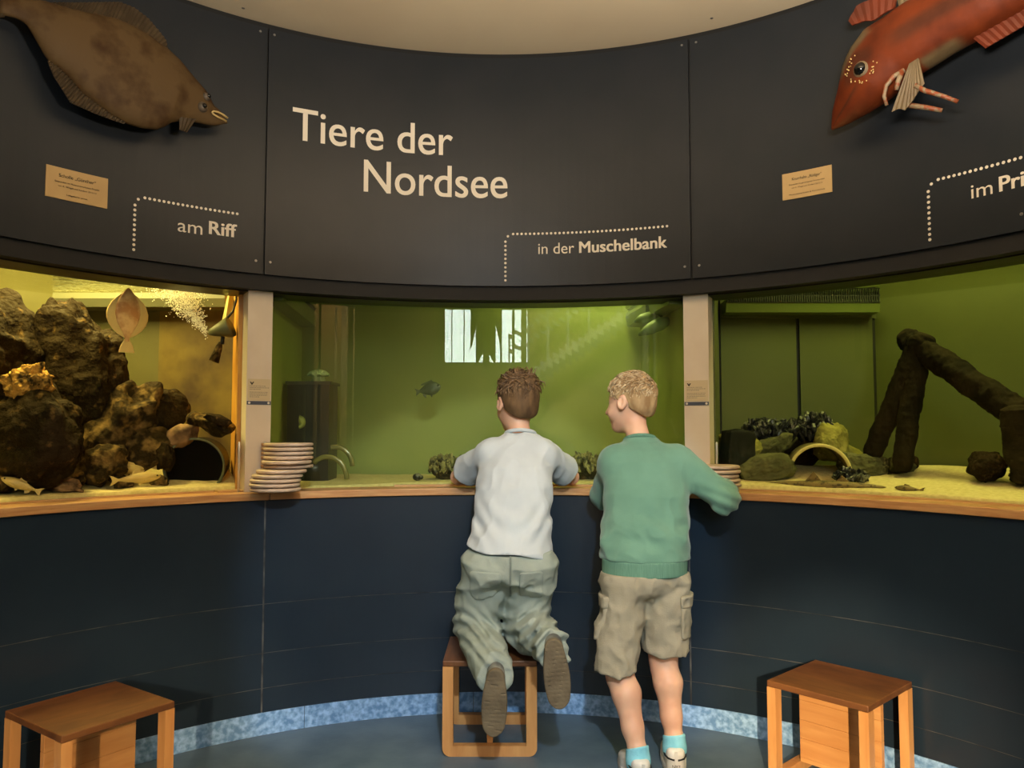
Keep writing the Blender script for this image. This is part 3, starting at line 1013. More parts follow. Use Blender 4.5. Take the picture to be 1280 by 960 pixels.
rock((1.665, 1.80, 0.995), (0.030, 0.03, 0.035), 'small dark stone beside the short log', m_rockD, 125, 4, 0.15, 6)
sl = rock((0.962, 1.815, 1.015), (0.060, 0.045, 0.115), 'black slate block standing beside the right pillar', m_slate, 127, 5, 0.05, 0, rz=12, ry=4, boxy=0.85)

# centre tank: reefs of shells on stone
rock((-0.245, 2.16, 0.945), (0.085, 0.07, 0.055), 'shell covered reef stone left of the boy in the white shirt', m_rockB, 131, 5, 0.2, 5, rough=0.07)
rock((0.36, 2.14, 0.950), (0.085, 0.07, 0.055), 'shell covered reef stone between the two boys', m_rockB, 133, 5, 0.2, 5, rough=0.07)


def shells(name, c, r, n, label, seed, size=0.016, mat=None):
    rg = random.Random(seed)
    b = MB()
    for k in range(n):
        th, ph = rg.random() * 2 * PI, math.acos(rg.uniform(-0.2, 1))
        rr = rg.uniform(0.75, 1.1)
        p = (c[0] + r[0] * rr * math.sin(ph) * math.cos(th), c[1] + r[1] * rr * math.sin(ph) * math.sin(th), c[2] + r[2] * rr * math.cos(ph))
        q = Matrix.Rotation(rg.random() * 6.28, 3, 'Z') @ Matrix.Rotation(rg.uniform(-1.2, 1.2), 3, 'X')
        s = size * rg.uniform(0.7, 1.2)
        b.ball(p, (s * 0.5, s * 0.35, s), 6, 4, q)
    return meta(b.obj(name, mat or m_mus), label, 'mussels', kind='stuff')


shells('mussel_clump', (1.225, 1.99, 1.105), (0.17, 0.07, 0.055), 420, 'wide clump of dark mussels heaped on the stones', 1, 0.022)
shells('mussel_clump', (1.115, 1.99, 1.12), (0.07, 0.06, 0.05), 110, 'dark mussels at the left end of the heap', 5, 0.022)
shells('mussel_clump', (1.345, 1.98, 1.145), (0.075, 0.06, 0.045), 130, 'dark mussels at the right end of the heap', 6, 0.022)
shells('mussel_clump', (1.325, 1.585, 0.945), (0.055, 0.04, 0.026), 90, 'small black mussel clump on the sand before the stone arch', 2, 0.02)
shells('mussel_clump', (-0.245, 2.13, 0.955), (0.085, 0.07, 0.055), 120, 'mussels growing on the left reef stone', 3, 0.02, m_reef)
shells('mussel_clump', (0.36, 2.11, 0.96), (0.09, 0.07, 0.055), 130, 'mussels growing on the reef stone between the boys', 4, 0.02, m_reef)

# ---- logs
m_log = M('log_bark', srgb(42, 34, 18), 0.85, srgb(22, 18, 9), 10, stretch=(1, 1, 0.6), bump=1.0, bscale=26, bdist=0.012, detail=8, spec=0.08)


def log(p0, p1, r0, r1, label, seed):
    p0, p1 = Vector(p0), Vector(p1)
    pts = [p0.lerp(p1, i / 110) for i in range(111)]
    b = MB().tube(pts, [(r0 + (r1 - r0) * i / 110) * min(1, 0.45 + 0.55 * math.sqrt(min(i, 110 - i) / 7)) for i in range(111)], 44)
    V = np.array(b.v)
    ax = np.array((p1 - p0).normalized())
    t = (V - np.array(p0)) @ ax
    q = (V - np.array(p0)) - t[:, None] * ax
    q *= (1 + 0.12 * fbm(V, 14, seed, 3) + 0.09 * fbm(V * np.array([1, 1, 0.55]), 48, seed + 2, 4, True))[:, None]
    V = np.array(p0) + t[:, None] * ax + q
    return meta(mesh('log', V, b.f, m_log, None, True), label, 'log')


log((1.486, 1.78, 1.005), (1.665, 1.66, 1.505), 0.032, 0.050, 'leaning log at the left of the log tripod', 1)
log((1.548, 1.64, 0.965), (1.655, 1.70, 1.47), 0.032, 0.045, 'steeper log in the middle of the log tripod', 2)
log((1.61, 1.735, 1.510), (1.83, 1.33, 1.165), 0.042, 0.050, 'long log slanting down to the right of the tripod', 3)
log((1.815, 1.30, 0.94), (1.800, 1.30, 1.215), 0.058, 0.060, 'upright thick post at the right frame edge', 4)
log((1.84, 1.32, 1.17), (2.25, 1.05, 1.20), 0.040, 0.045, 'log lying level behind the upright post', 5)

# ---- stone arch: a bent half pipe
m_arch = M('arch_clay', srgb(128, 110, 62), 0.8, srgb(92, 82, 44), 14, bump=0.4, bscale=50)
m_archrim = M('arch_rim_pale', srgb(206, 190, 120), 0.8)


def halfpipe(name, cen, axis, R, th, length, mat, rim, label, a0=0, a1=180, zoff=0, cat='arch'):
    """half tube: axis is the horizontal direction it runs along"""
    ax = Vector(axis).normalized()
    sd = Vector((ax.y, -ax.x, 0))
    t = thing(name, label, cat, cen)
    n = 28
    V = []
    for s in (0, 1):
        for r in (R, R - th):
            for i in range(n + 1):
                w = R_(a0 + (a1 - a0) * i / n)
                V.append(Vector(cen) + ax * (s * length) + sd * (r * math.cos(w)) + Vector((0, 0, zoff + r * math.sin(w))))
    k = n + 1
    F = []
    for i in range(n):
        F.append((i, i + 1, 2 * k + i + 1, 2 * k + i))
        F.append((k + i + 1, k + i, 3 * k + i, 3 * k + i + 1))
        F.append((2 * k + i, 2 * k + i + 1, 3 * k + i + 1, 3 * k + i))
    F += [(0, 2 * k, 3 * k, k), (n, k + n, 3 * k + n, 2 * k + n)]
    mesh('shell', V, F, mat, t, True, True)
    b = MB()
    W = []
    for r in (R + 0.0005, R - th - 0.0005):
        for i in range(n + 1):
            w = R_(a0 + (a1 - a0) * i / n)
            for d in (-0.004, 0.0):
                W.append(Vector(cen) + ax * d + sd * (r * math.cos(w)) + Vector((0, 0, zoff + r * math.sin(w))))
    G = []
    o2 = 2 * k
    for i in range(n):
        a, c = 2 * i, 2 * i + 2
        G += [(a, c, o2 + c, o2 + a), (a + 1, o2 + a + 1, o2 + c + 1, c + 1), (a, a + 1, c + 1, c), (o2 + a, o2 + c, o2 + c + 1, o2 + a + 1)]
    mesh('rim', W, G, rim, t, True, True)
    return t


halfpipe('clay_arch', (1.255, 1.70, 0.955), (0.28, 1, 0), 0.118, 0.012, 0.24, m_arch, m_archrim, 'half round clay arch standing on the sand of the right aquarium', 8, 172)
m_pipe = M('pipe_black', (0.006, 0.006, 0.005), 0.45, spec=0.08)
m_piper = M('pipe_rim', srgb(92, 96, 70), 0.35)
pp = halfpipe('black_pipe', (-1.185, 1.635, 0.985), (-0.30, 1, 0), 0.112, 0.008, 0.30, m_pipe, m_piper, 'black pipe cave standing on the sand of the left aquarium', -50, 230, 0, 'pipe')
m_void = M('pipe_depth_shade', (0.002, 0.002, 0.002), 0.9, spec=0.08)
bk = MB()
bk.tube([(-1.194, 1.664, 0.985), (-1.198, 1.677, 0.985)], 0.105, 28)  # black disc near the mouth stands in for the dark depth
bk.obj('depth_shade', m_void, pp, world=True)


# ------------------------------------------------------------------ stools
def make_stool(x, y, ang, label):
    t = thing('stool', label, 'stool', (x, y, 0), R_(ang), 'wooden cube stools')
    L, W, H = 0.322, 0.328, 0.325
    s = MB().box((0, 0, H - 0.010), (L, W, 0.020)).obj('seat', m_seat, t)
    bevel(s, 0.003)
    for sx in (-1, 1):
        # closed end frame: posts and floor bar, rounded at the floor
        b = MB()
        out, inn = [], []
        h0, w0, pw = H - 0.0205, W / 2, 0.037
        rr = 0.028
        out.append((-w0, h0))
        for k in range(7):
            a = PI + PI / 2 * k / 6
            out.append((-w0 + rr + rr * math.cos(a), rr + rr * math.sin(a)))
        for k in range(7):
            a = 1.5 * PI + PI / 2 * k / 6
            out.append((w0 - rr + rr * math.cos(a), rr + rr * math.sin(a)))
        out.append((w0, h0))
        inn = [(-w0 + pw, h0)] + [(-w0 + pw, 0.036)] * 7 + [(w0 - pw, 0.036)] * 7 + [(w0 - pw, h0)]
        x0 = sx * (L / 2 - 0.029)
        x1 = sx * L / 2
        n = len(out)
        V = [(x0, p[0], p[1]) for p in out] + [(x0, p[0], p[1]) for p in inn] + [(x1, p[0], p[1]) for p in out] + [(x1, p[0], p[1]) for p in inn]
        F = []
        for i in range(n - 1):
            F.append((i, i + 1, n + i + 1, n + i))
            F.append((2 * n + i, 3 * n + i, 3 * n + i + 1, 2 * n + i + 1))
            F.append((i, 2 * n + i, 2 * n + i + 1, i + 1))
            F.append((n + i, n + i + 1, 3 * n + i + 1, 3 * n + i))
        F += [(0, n, 3 * n, 2 * n), (n - 1, 3 * n - 1, 4 * n - 1, 2 * n - 1)]
        F = [tuple(dict.fromkeys(f)) for f in F]
        me = bpy.data.meshes.new('end_frame')
        bm = bmesh.new()
        vs = [bm.verts.new(v) for v in V]
        for f in F:
            try: bm.faces.new([vs[i] for i in f])
            except ValueError: pass
        bmesh.ops.remove_doubles(bm, verts=bm.verts, dist=1e-5)
        bmesh.ops.recalc_face_normals(bm, faces=bm.faces)
        bm.to_mesh(me)
        bm.free()
        me.materials.append(m_beechv)
        link('end_frame', me, t)
    p = MB().box((0, 0, 0.043), (L - 0.058, 0.020, 0.014)).obj('panel', m_beech, t)
    zz = [0.050, 0.112, 0.172, 0.236, H - 0.0205]
    for z0, z1 in zip(zz[:-1], zz[1:]):
        bevel(MB().box((0, 0, (z0 + z1) / 2), (L - 0.058, 0.022, z1 - z0 - 0.0006)).obj('board', m_beech, p), 0.001, 1)
    return t


make_stool(1.0905, 1.168, -47.5, 'wooden cube stool standing alone at the right below the right tank')
make_stool(-1.186, 0.943, 55.5, 'wooden cube stool standing alone at the left below the left tank')
make_stool(-0.036, 1.541, 90, 'wooden cube stool that the boy in the white shirt kneels on')

# ------------------------------------------------------------------ swinging wooden discs on their rods
def disc_mesh():
    b = MB()
    n = 36
    pr = [(0.0, 0.0), (0.086, 0.0), (0.0905, 0.002), (0.0915, 0.0065), (0.0905, 0.011), (0.086, 0.013), (0.0, 0.013)]
    V, F = [], []
    for r, z in pr[1:-1]:
        for k in range(n): V.append((r * math.cos(2 * PI * k / n), r * math.sin(2 * PI * k / n), z))
    m = len(pr) - 2
    for i in range(m - 1):
        for k in range(n):
            F.append((i * n + k, i * n + (k + 1) % n, (i + 1) * n + (k + 1) % n, (i + 1) * n + k))
    F.append(tuple(reversed(range(n))))
    F.append(tuple((m - 1) * n + k for k in range(n)))
    b.add(V, F)
    return b


m_lug = M('disc_lug_wood', srgb(170, 128, 92), 0.5)
ordn = ['topmost', 'second', 'third', 'fourth', 'fifth', 'sixth', 'seventh', 'eighth', 'ninth', 'tenth', 'lowest']
proto = None
rgd = random.Random(4)


def disc(px, py, th, z, label, group):
    global proto
    right = Vector((0.953, 0.304, 0)) if px < 0 else Vector((0.967, -0.254, 0))
    tocam = Vector((0.304, -0.953, 0)) if px < 0 else Vector((-0.254, -0.967, 0))
    d = right * math.cos(R_(th)) + tocam * math.sin(R_(th))
    c = Vector((px, py, z)) + d * 0.0895
    if proto is None:
        o = disc_mesh().obj('wooden_disc', m_disc, None, True)
        lg = MB()
        lg.tube([(-0.0895, 0, 0.0005), (-0.0895, 0, 0.0125)], 0.0125, 14)
        lg.obj('pivot_lug', m_lug, o, True)
        proto = o
    else:
        o = proto.copy()
        COL.objects.link(o)
        for ch in proto.children:
            k = ch.copy()
            COL.objects.link(k)
            k.parent = o
    o.location = c
    o.rotation_euler = (0, 0, math.atan2(d.y, d.x))
    meta(o, label, 'disc', group)


PL = (-0.897, 1.578)
ths = [12, 13, 11, 12, 25, 6, 46, 58, 62.6, 64.6, 62]
for i, th in enumerate(ths):
    z = 0.9025 + (10 - i) * 0.0163
    lab = ('topmost' if i == 0 else 'lowest' if i == 10 else ordn[i]) + ' round wooden disc ' + ('' if i in (0, 10) else 'from the top ') + 'in the stack beside the left pillar'
    disc(PL[0], PL[1], th, z, lab, 'wooden discs beside the left pillar')
PR = (0.827, 1.615)
for i in range(6):
    z = 0.9025 + (5 - i) * 0.0163
    lab = ('topmost' if i == 0 else 'lowest' if i == 5 else ordn[i]) + ' wooden disc ' + ('' if i in (0, 5) else 'from the top ') + 'in the stack under the hand of the green boy'
    disc(PR[0], PR[1], 100 + rgd.uniform(-8, 8), z, lab, 'wooden discs beside the right pillar')
for x, y, z1, lab in ((PL[0], PL[1], 1.083, 'thin steel rod that carries the left stack of wooden discs'),
                      (PR[0], PR[1], 1.081, 'thin steel rod rising from the right stack of wooden discs'),
                      (-0.992, 1.575, 1.083, 'thin bare steel rod left of the left pillar')):
    b = MB().tube([(x, y, 0.893), (x, y, z1 - 0.006), (x, y, z1)], [0.0042, 0.0042, 0.0025], 10)
    meta(b.obj('rod', m_rod, None, True), lab, 'rod')

# ------------------------------------------------------------------ big fish models on the upper boards
m_plaice = M('plaice_skin', (0.095, 0.058, 0.024), 0.6, (0.046, 0.022, 0.008), 11, spec=0.15, lo=0.46, hi=0.66, bump=0.3, bscale=60, detail=7)
m_plfin = M('plaice_fin', (0.075, 0.050, 0.024), 0.6, (0.050, 0.032, 0.015), 20, bump=0.2)
m_gold = M('lip_gold', (0.62, 0.45, 0.18), 0.45)
m_eyeb = M('eye_black', (0.003, 0.003, 0.003), 0.15)
m_eyering = M('eye_ring', (0.10, 0.075, 0.05), 0.5)


def panel_frame(azd, R):
    a = R_(azd)
    C = Vector((R * math.sin(a), R * math.cos(a), 0))
    e1 = Vector((math.cos(a), -math.sin(a), 0))
    n = Vector((-math.sin(a), -math.cos(a), 0))
    return lambda s, z, d=0.0: C + e1 * s + Vector((0, 0, z)) + n * d


def resample(poly, m):
    P = np.array(poly)
    L = np.concatenate([[0], np.cumsum(np.linalg.norm(np.diff(P, axis=0), axis=1))])
    t = np.linspace(0, L[-1], m)
    return np.stack([np.interp(t, L, P[:, 0]), np.interp(t, L, P[:, 1])], 1)


def lens_loft(name, up, lo, thick, tf, mat, parent, m=60, seg=12, back=0.35, col=None):
    """solid body between an upper and a lower contour, bulging to both sides"""
    A, B = resample(up, m), resample(lo, m)
    V, F, K = [], [], []
    for i in range(m):
        c = (A[i] + B[i]) / 2
        h = (A[i] - B[i]) / 2
        t = thick(i / (m - 1), np.linalg.norm(h))
        for k in range(2 * seg):
            w = PI * k / seg
            q = c + h * math.cos(w)
            d = math.sin(w)
            V.append(tf(q[0], q[1], t * (d if d > 0 else d * back)))
            if col: K += [*col(i / (m - 1), math.cos(w)), 1.0]
    n = 2 * seg
    for i in range(m - 1):
        for k in range(n):
            F.append((i * n + k, i * n + (k + 1) % n, (i + 1) * n + (k + 1) % n, (i + 1) * n + k))
    F += [tuple(reversed(range(n))), tuple((m - 1) * n + k for k in range(n))]
    o = mesh(name, V, F, mat, parent, True, True)
    if col:
        ca = o.data.color_attributes.new('Col', 'FLOAT_COLOR', 'POINT')
        ca.data.foreach_set('color', K)
    return o


def ray_fin(name, base, edge, tf, mat, parent, m=48, th=0.006, off=0.0, ridge=0.004, rows=5):
    """fin as a thick strip with raised rays"""
    A, B = resample(base, m), resample(edge, m)
    V, F = [], []
    for s in (1, -1):
        for i in range(m):
            for j in range(rows + 1):
                q = A[i] + (B[i] - A[i]) * j / rows
                r = ridge * (1 if i % 2 else -0.3)
                V.append(tf(q[0], q[1], off + s * (th * (1 - 0.6 * j / rows) / 2 + (r if s > 0 else 0))))
    k = m * (rows + 1)
    w = rows + 1
    for i in range(m - 1):
        for j in range(rows):
            a = i * w + j
            F.append((a, a + w, a + w + 1, a + 1))
            F.append((k + a, k + a + 1, k + a + w + 1, k + a + w))
        F.append((i * w, k + i * w, k + (i + 1) * w, (i + 1) * w))
        F.append((i * w + rows, (i + 1) * w + rows, k + (i + 1) * w + rows, k + i * w + rows))
    for i in (0, m - 1):
        for j in range(rows):
            F.append((i * w + j, i * w + j + 1, k + i * w + j + 1, k + i * w + j))
    return mesh(name, V, F, mat, parent, False, True)


tf = panel_frame(-47, 1.69)
pm = thing('plaice_model', 'large brown flatfish model mounted on the upper left board', 'fish model', tf(0, 2.3))
PL_UP = [(-0.375, 2.422), (-0.317, 2.437), (-0.261, 2.458), (-0.182, 2.463), (-0.116, 2.474), (-0.047, 2.486), (0.013, 2.481), (0.062, 2.471), (0.101, 2.452), (0.123, 2.446), (0.166, 2.42), (0.214, 2.379), (0.267, 2.338), (0.292, 2.298), (0.317, 2.285), (0.339, 2.263), (0.345, 2.250)]
PL_LO = [(-0.373, 2.368), (-0.329, 2.373), (-0.304, 2.366), (-0.283, 2.336), (-0.256, 2.292), (-0.237, 2.269), (-0.219, 2.264), (-0.18, 2.235), (-0.141, 2.199), (-0.096, 2.176), (-0.049, 2.153), (-0.002, 2.142), (0.047, 2.141), (0.096, 2.151), (0.121, 2.168), (0.143, 2.19), (0.172, 2.203), (0.212, 2.213), (0.294, 2.222), (0.345, 2.246)]
lens_loft('body', PL_UP, PL_LO, lambda t, h: min(0.042, 0.30 * h + 0.004), tf, m_plaice, pm, 80, 14)
ray_fin('dorsal_fin', [(-0.25, 2.452), (-0.182, 2.458), (-0.116, 2.469), (-0.047, 2.480), (0.013, 2.476), (0.062, 2.466), (0.101, 2.448), (0.121, 2.438)],
        [(-0.235, 2.462), (-0.156, 2.494), (-0.083, 2.526), (-0.037, 2.545), (0.011, 2.545), (0.055, 2.527), (0.093, 2.496), (0.116, 2.475), (0.124, 2.446)], tf, m_plfin, pm, 64)
ray_fin('anal_fin', [(-0.240, 2.275), (-0.219, 2.270), (-0.18, 2.241), (-0.141, 2.205), (-0.096, 2.182), (-0.049, 2.158), (-0.01, 2.146)],
        [(-0.242, 2.270), (-0.225, 2.231), (-0.201, 2.198), (-0.175, 2.16), (-0.145, 2.155), (-0.106, 2.148), (-0.066, 2.143), (-0.012, 2.139)], tf, m_plfin, pm, 56)
ray_fin('tail_fin', [(-0.36, 2.366), (-0.36, 2.395), (-0.36, 2.425)], [(-0.56, 2.25), (-0.585, 2.37), (-0.56, 2.50)], tf, m_plfin, pm, 22)
ray_fin('pelvic_fin', [(0.166, 2.212), (0.222, 2.222)], [(0.166, 2.168), (0.192, 2.166)], tf, m_plfin, pm, 8, off=0.012)
ey = MB().ball(tf(0.241, 2.269, 0.020), 0.019, 16, 10).obj('eye', m_eyering, pm, True, True)
MB().ball(tf(0.243, 2.270, 0.034), 0.0095, 12, 8).obj('pupil', m_eyeb, ey, True, True)
ey = MB().ball(tf(0.256, 2.312, 0.014), 0.016, 16, 10).obj('eye', m_eyering, pm, True, True)
MB().ball(tf(0.262, 2.315, 0.025), 0.008, 12, 8).obj('pupil', m_eyeb, ey, True, True)
MB().tube([tf(0.341, 2.262, 0.011), tf(0.32, 2.268, 0.016), tf(0.30, 2.270, 0.019), tf(0.283, 2.267, 0.021), tf(0.277, 2.261, 0.021), tf(0.283, 2.256, 0.021), tf(0.30, 2.252, 0.018), tf(0.336, 2.249, 0.011)], 0.0036, 8).obj('lips', m_gold, pm, True, True)

m_gur = M('gurnard_skin', (1, 1, 1), 0.55, (0.5, 0.45, 0.45), 9, lo=0.42, hi=0.70, bump=0.25, bscale=50, detail=7, vcol=True, spec=0.2)
m_gurp = M('gurnard_pale', (0.17, 0.125, 0.065), 0.6, (0.13, 0.09, 0.048), 10)
m_gurf = M('gurnard_red_fin', (0.15, 0.023, 0.006), 0.55, (0.10, 0.018, 0.006), 14)
m_feel = M('gurnard_feeler', (0.25, 0.06, 0.02), 0.5, (0.25, 0.19, 0.12), 60, lo=0.45, hi=0.55)
tf = panel_frame(52, 1.64)
gm = thing('gurnard_model', 'large red gurnard fish model mounted on the upper right board', 'fish model', tf(0.1, 2.35))
GU_UP = [(-0.263, 2.152), (-0.254, 2.208), (-0.229, 2.273), (-0.206, 2.346), (-0.175, 2.399), (-0.129, 2.441), (-0.07, 2.454), (-0.002, 2.473), (0.067, 2.484), (0.161, 2.491), (0.25, 2.493), (0.411, 2.488), (0.588, 2.465)]
GU_LO = [(-0.259, 2.146), (-0.204, 2.152), (-0.148, 2.165), (-0.093, 2.182), (-0.04, 2.204), (0.011, 2.233), (0.07, 2.248), (0.132, 2.266), (0.191, 2.278), (0.265, 2.294), (0.335, 2.309), (0.458, 2.327), (0.605, 2.378)]


def _s(x, a, b):
    x = min(1, max(0, (x - a) / (b - a)))
    return x * x * (3 - 2 * x)


def gur_col(t, c):
    k = np.array((0.15, 0.027, 0.006))
    pale = np.array((0.155, 0.11, 0.055))
    dark = np.array((0.070, 0.020, 0.009))
    k = k + (dark - k) * _s(t, 0.30, 0.40) * (1 - _s(abs(c + 0.10), 0.10, 0.34)) * 0.85
    k = k + (dark - k) * (1 - _s(abs(c + 0.30), 0.03, 0.12)) * (1 - _s(t, 0.16, 0.22)) * 0.9
    k = k + (dark - k) * (1 - _s(abs(math.hypot((t - 0.225) * 4.5, c - 0.12)), 0.22, 0.40)) * 0.8
    k = k + (pale - k) * _s(t, 0.15, 0.18) * (1 - _s(t, 0.30, 0.34)) * _s(c, 0.42, 0.60)
    k = k + (pale - k) * _s(t, 0.36, 0.38) * (1 - _s(t, 0.47, 0.52)) * _s(-c, 0.80, 0.92)
    k = k + (pale * np.array((1.1, 0.6, 0.4)) - k) * _s(-c, 0.55, 0.9) * (1 - _s(t, 0.04, 0.2)) * 0.6
    return k


ob = lens_loft('body', GU_UP, GU_LO, lambda t, h: min(0.085, 0.75 * h + 0.003), tf, m_gur, gm, 140, 32, 0.9, gur_col)


ray_fin('dorsal_fin', [(-0.157, 2.455), (-0.115, 2.452), (-0.086, 2.440), (-0.049, 2.451), (-0.018, 2.453)], [(-0.170, 2.476), (-0.138, 2.517), (-0.095, 2.514), (-0.055, 2.535), (-0.001, 2.525)], tf, m_gurf, gm, 14, off=0.045, ridge=0.002)
ray_fin('second_dorsal_fin', [(-0.012, 2.462), (0.03, 2.462), (0.076, 2.455)], [(-0.017, 2.486), (0.038, 2.490), (0.085, 2.480)], tf, m_gurp, gm, 12, off=0.03, ridge=0.002)
ray_fin('pectoral_fin', [(0.062, 2.250), (0.050, 2.247), (0.036, 2.243)],
        [(0.077, 2.166), (0.062, 2.152), (0.040, 2.125), (0.018, 2.104), (0.0, 2.116), (-0.022, 2.112)], tf, m_gurp, gm, 16, off=0.075, ridge=0.002)
ray_fin('anal_fin', [(0.189, 2.282), (0.26, 2.296), (0.375, 2.318)], [(0.222, 2.238), (0.317, 2.262), (0.385, 2.290)], tf, m_gurf, gm, 22, off=0.01, ridge=0.003)
ray_fin('tail_fin', [(0.59, 2.38), (0.59, 2.46)], [(0.78, 2.28), (0.76, 2.55)], tf, m_gurf, gm, 16, off=0.0, ridge=0.003)
for pts in ([(0.016, 2.232, .070), (-0.009, 2.217, .085), (-0.030, 2.193, .092), (-0.039, 2.164, .088), (-0.035, 2.136, .080)],
            [(0.013, 2.224, .078), (0.006, 2.195, .090), (0.0, 2.170, .090)],
            [(0.050, 2.170, .075), (0.077, 2.145, .072), (0.118, 2.119, .062), (0.158, 2.090, .050)],
            [(0.025, 2.120, .065), (0.075, 2.098, .055), (0.112, 2.080, .045)]):
    MB().tube([tf(*p) for p in pts], [0.0085, 0.0075, 0.0065, 0.006, 0.005][:len(pts)], 10).obj('feeler', m_feel, gm, True, True)
ey = MB().ball(tf(-0.114, 2.283, 0.060), 0.034, 18, 12).obj('eye', m_gurp, gm, True, True)
MB().ball(tf(-0.1150, 2.282, 0.079), 0.0215, 16, 10).obj('pupil', m_eyeb, ey, True, True)
rg = random.Random(2)
b = MB()
for k in range(60):
    a = rg.random() * 6.28
    r = 0.038 + rg.random() * 0.014
    b.ball(tf(-0.114 + r * math.cos(a), 2.285 + r * math.sin(a), 0.074 + rg.random() * 0.010), 0.0024, 5, 4)
meta(b.obj('eye_speckles', m_gold, gm, True, True), kind='stuff')

# ------------------------------------------------------------------ placards
for a0, a1, z0, z1, lines, lab in (
        (-53.8, -47.7, 1.872, 1.974, ('Scholle „Günther“', 'Entstanden im Museumswerkstatt-Projekt', 'von K. Wiegel und Kindern 2012/13', 'Leihgeberin: privat'), 'small cream placard under the brown flatfish model'),
        (35.65, 41.3, 1.974, 2.072, ('Knurrhahn „Rüdiger“', 'Entstanden im gemeinsamen Ferienprojekt', 'von K. Wiegel und Kindern 2012/13', 'Museumswerkstatt & Kunstschule'), 'small cream placard under the red gurnard model')):
    t = slab('placard', a0, a1, RU - 0.004, RU - 0.0005, z0, z1, m_card, None, 0.8)
    meta(t, lab, 'placard')
    w = a1 - a0
    h = z1 - z0
    for s, fz, hh, fw in zip(lines, (0.70, 0.52, 0.39, 0.14), (0.105, 0.05, 0.05, 0.05), (0.60, 0.72, 0.62, 0.34 if a0 < 0 else 0.72)):
        mid = (a0 + a1) / 2
        lettering(s, mid - w * fw / 2, mid + w * fw / 2, z0 + h * fz, h * hh, t, m_ink, RU - 0.004, heavy=0.012)

# ------------------------------------------------------------------ fish and fittings in the tanks
def fish(label, nose, tail, H, W, mat, fin, cat='fish', name='fish', roll=0.0, dors=((0.38, 0.55, 0.45),), tailh=0.9, group=None, vent=True):
    """nose and tail tip in the world; H, W body height and width"""
    nose, tail = Vector(nose), Vector(tail)
    ax = (nose - tail)
    L = ax.length
    fr = frame(ax)
    Rm = Matrix([[fr[r][c] for c in range(3)] for r in range(3)]) @ Matrix.Rotation(roll, 3, 'X')
    t = thing(name, label, cat, nose, group=group)

    def w(x, y, z): return nose + Rm @ Vector((-x * L, y, z))
    st = [(0.0, .04), (0.03, .30), (0.08, .52), (0.16, .78), (0.28, .97), (0.42, 1.0), (0.56, .82), (0.70, .48), (0.80, .25), (0.85, .20)]
    V, F = [], []
    n = 14
    for x, s in st:
        for k in range(n):
            a = 2 * PI * k / n
            V.append(w(x, W / 2 * s * math.sin(a), H / 2 * s * math.cos(a)))
    for i in range(len(st) - 1):
        for k in range(n): F.append((i * n + k, i * n + (k + 1) % n, (i + 1) * n + (k + 1) % n, (i + 1) * n + k))
    F += [tuple(range(n)), tuple(reversed([(len(st) - 1) * n + k for k in range(n)]))]
    mesh('body', V, F, mat, t, True, True)

    def plate(nm, pts, th=0.0025, parent=t):
        k = len(pts)
        V = [w(x, y + th, z) for x, y, z in pts] + [w(x, y - th, z) for x, y, z in pts]
        F = [tuple(range(k)), tuple(reversed(range(k, 2 * k)))] + [(i, i + k, (i + 1) % k + k, (i + 1) % k) for i in range(k)]
        return mesh(nm, V, F, fin, parent, False, True)
    th = H * tailh / 2
    plate('tail_fin', [(0.83, 0, H * 0.09), (0.93, 0, th * 0.75), (1.0, 0, th), (0.96, 0, th * 0.4), (0.95, 0, 0), (0.96, 0, -th * 0.4), (1.0, 0, -th), (0.93, 0, -th * 0.75), (0.83, 0, -H * 0.09)])
    for x0, x1, hh in dors:
        plate('dorsal_fin', [(x0, 0, H * 0.44), (x0 + 0.05, 0, H * (0.44 + hh)), (x1, 0, H * (0.42 + hh * 0.4)), (x1 + 0.03, 0, H * 0.36)])
    if vent:
        plate('anal_fin', [(0.60, 0, -H * 0.34), (0.64, 0, -H * 0.62), (0.72, 0, -H * 0.40), (0.74, 0, -H * 0.2)])
        plate('pelvic_fin', [(0.36, 0, -H * 0.45), (0.42, 0, -H * 0.68), (0.46, 0, -H * 0.45)])
    for s in (-1, 1):
        plate('pectoral_fin', [(0.24, s * W * 0.47, -H * 0.05), (0.36, s * W * 0.62, -H * 0.18), (0.35, s * W * 0.60, -H * 0.28), (0.25, s * W * 0.45, -H * 0.2)])
        MB().ball(w(0.085, s * W * 0.27, H * 0.10), H * 0.055 + 0.0008, 8, 6).obj('eye', m_eyeb, t, True, True)
    return t


m_silver = M('fish_silver', srgb(226, 200, 130), 0.35, srgb(190, 166, 100), 14, stretch=(1, 1, 5))
m_silfin = M('fish_silver_fin', srgb(208, 184, 120), 0.5)
fish('pale silver fish lying in front, its head to the right', (-1.272, 1.545, 0.955), (-1.402, 1.425, 0.945), 0.042, 0.026, m_silver, m_silfin, group='silver fish on the sand of the left tank')
fish('pale silver fish lying behind, its head to the left', (-1.452, 1.462, 0.974), (-1.300, 1.595, 0.990), 0.036, 0.024, m_silver, m_silfin, group='silver fish on the sand of the left tank')
fish('single silver fish resting on the sand near the frame edge', (-1.640, 1.195, 0.970), (-1.528, 1.238, 0.918), 0.034, 0.024, m_silver, m_silfin, group='silver fish on the sand of the left tank')
m_grey = M('fish_grey', srgb(92, 104, 74), 0.5, srgb(64, 74, 52), 16)
fish('grey fish swimming in the middle of the green tank', (-0.285, 2.18, 1.327), (-0.405, 2.20, 1.300), 0.062, 0.024, m_grey, m_grey, tailh=0.55, dors=((0.25, 0.7, 0.18),))
m_shark = M('dogfish_skin', srgb(128, 108, 62), 0.6, srgb(74, 60, 32), 55, lo=0.5, hi=0.62, bump=0.3, bscale=90)
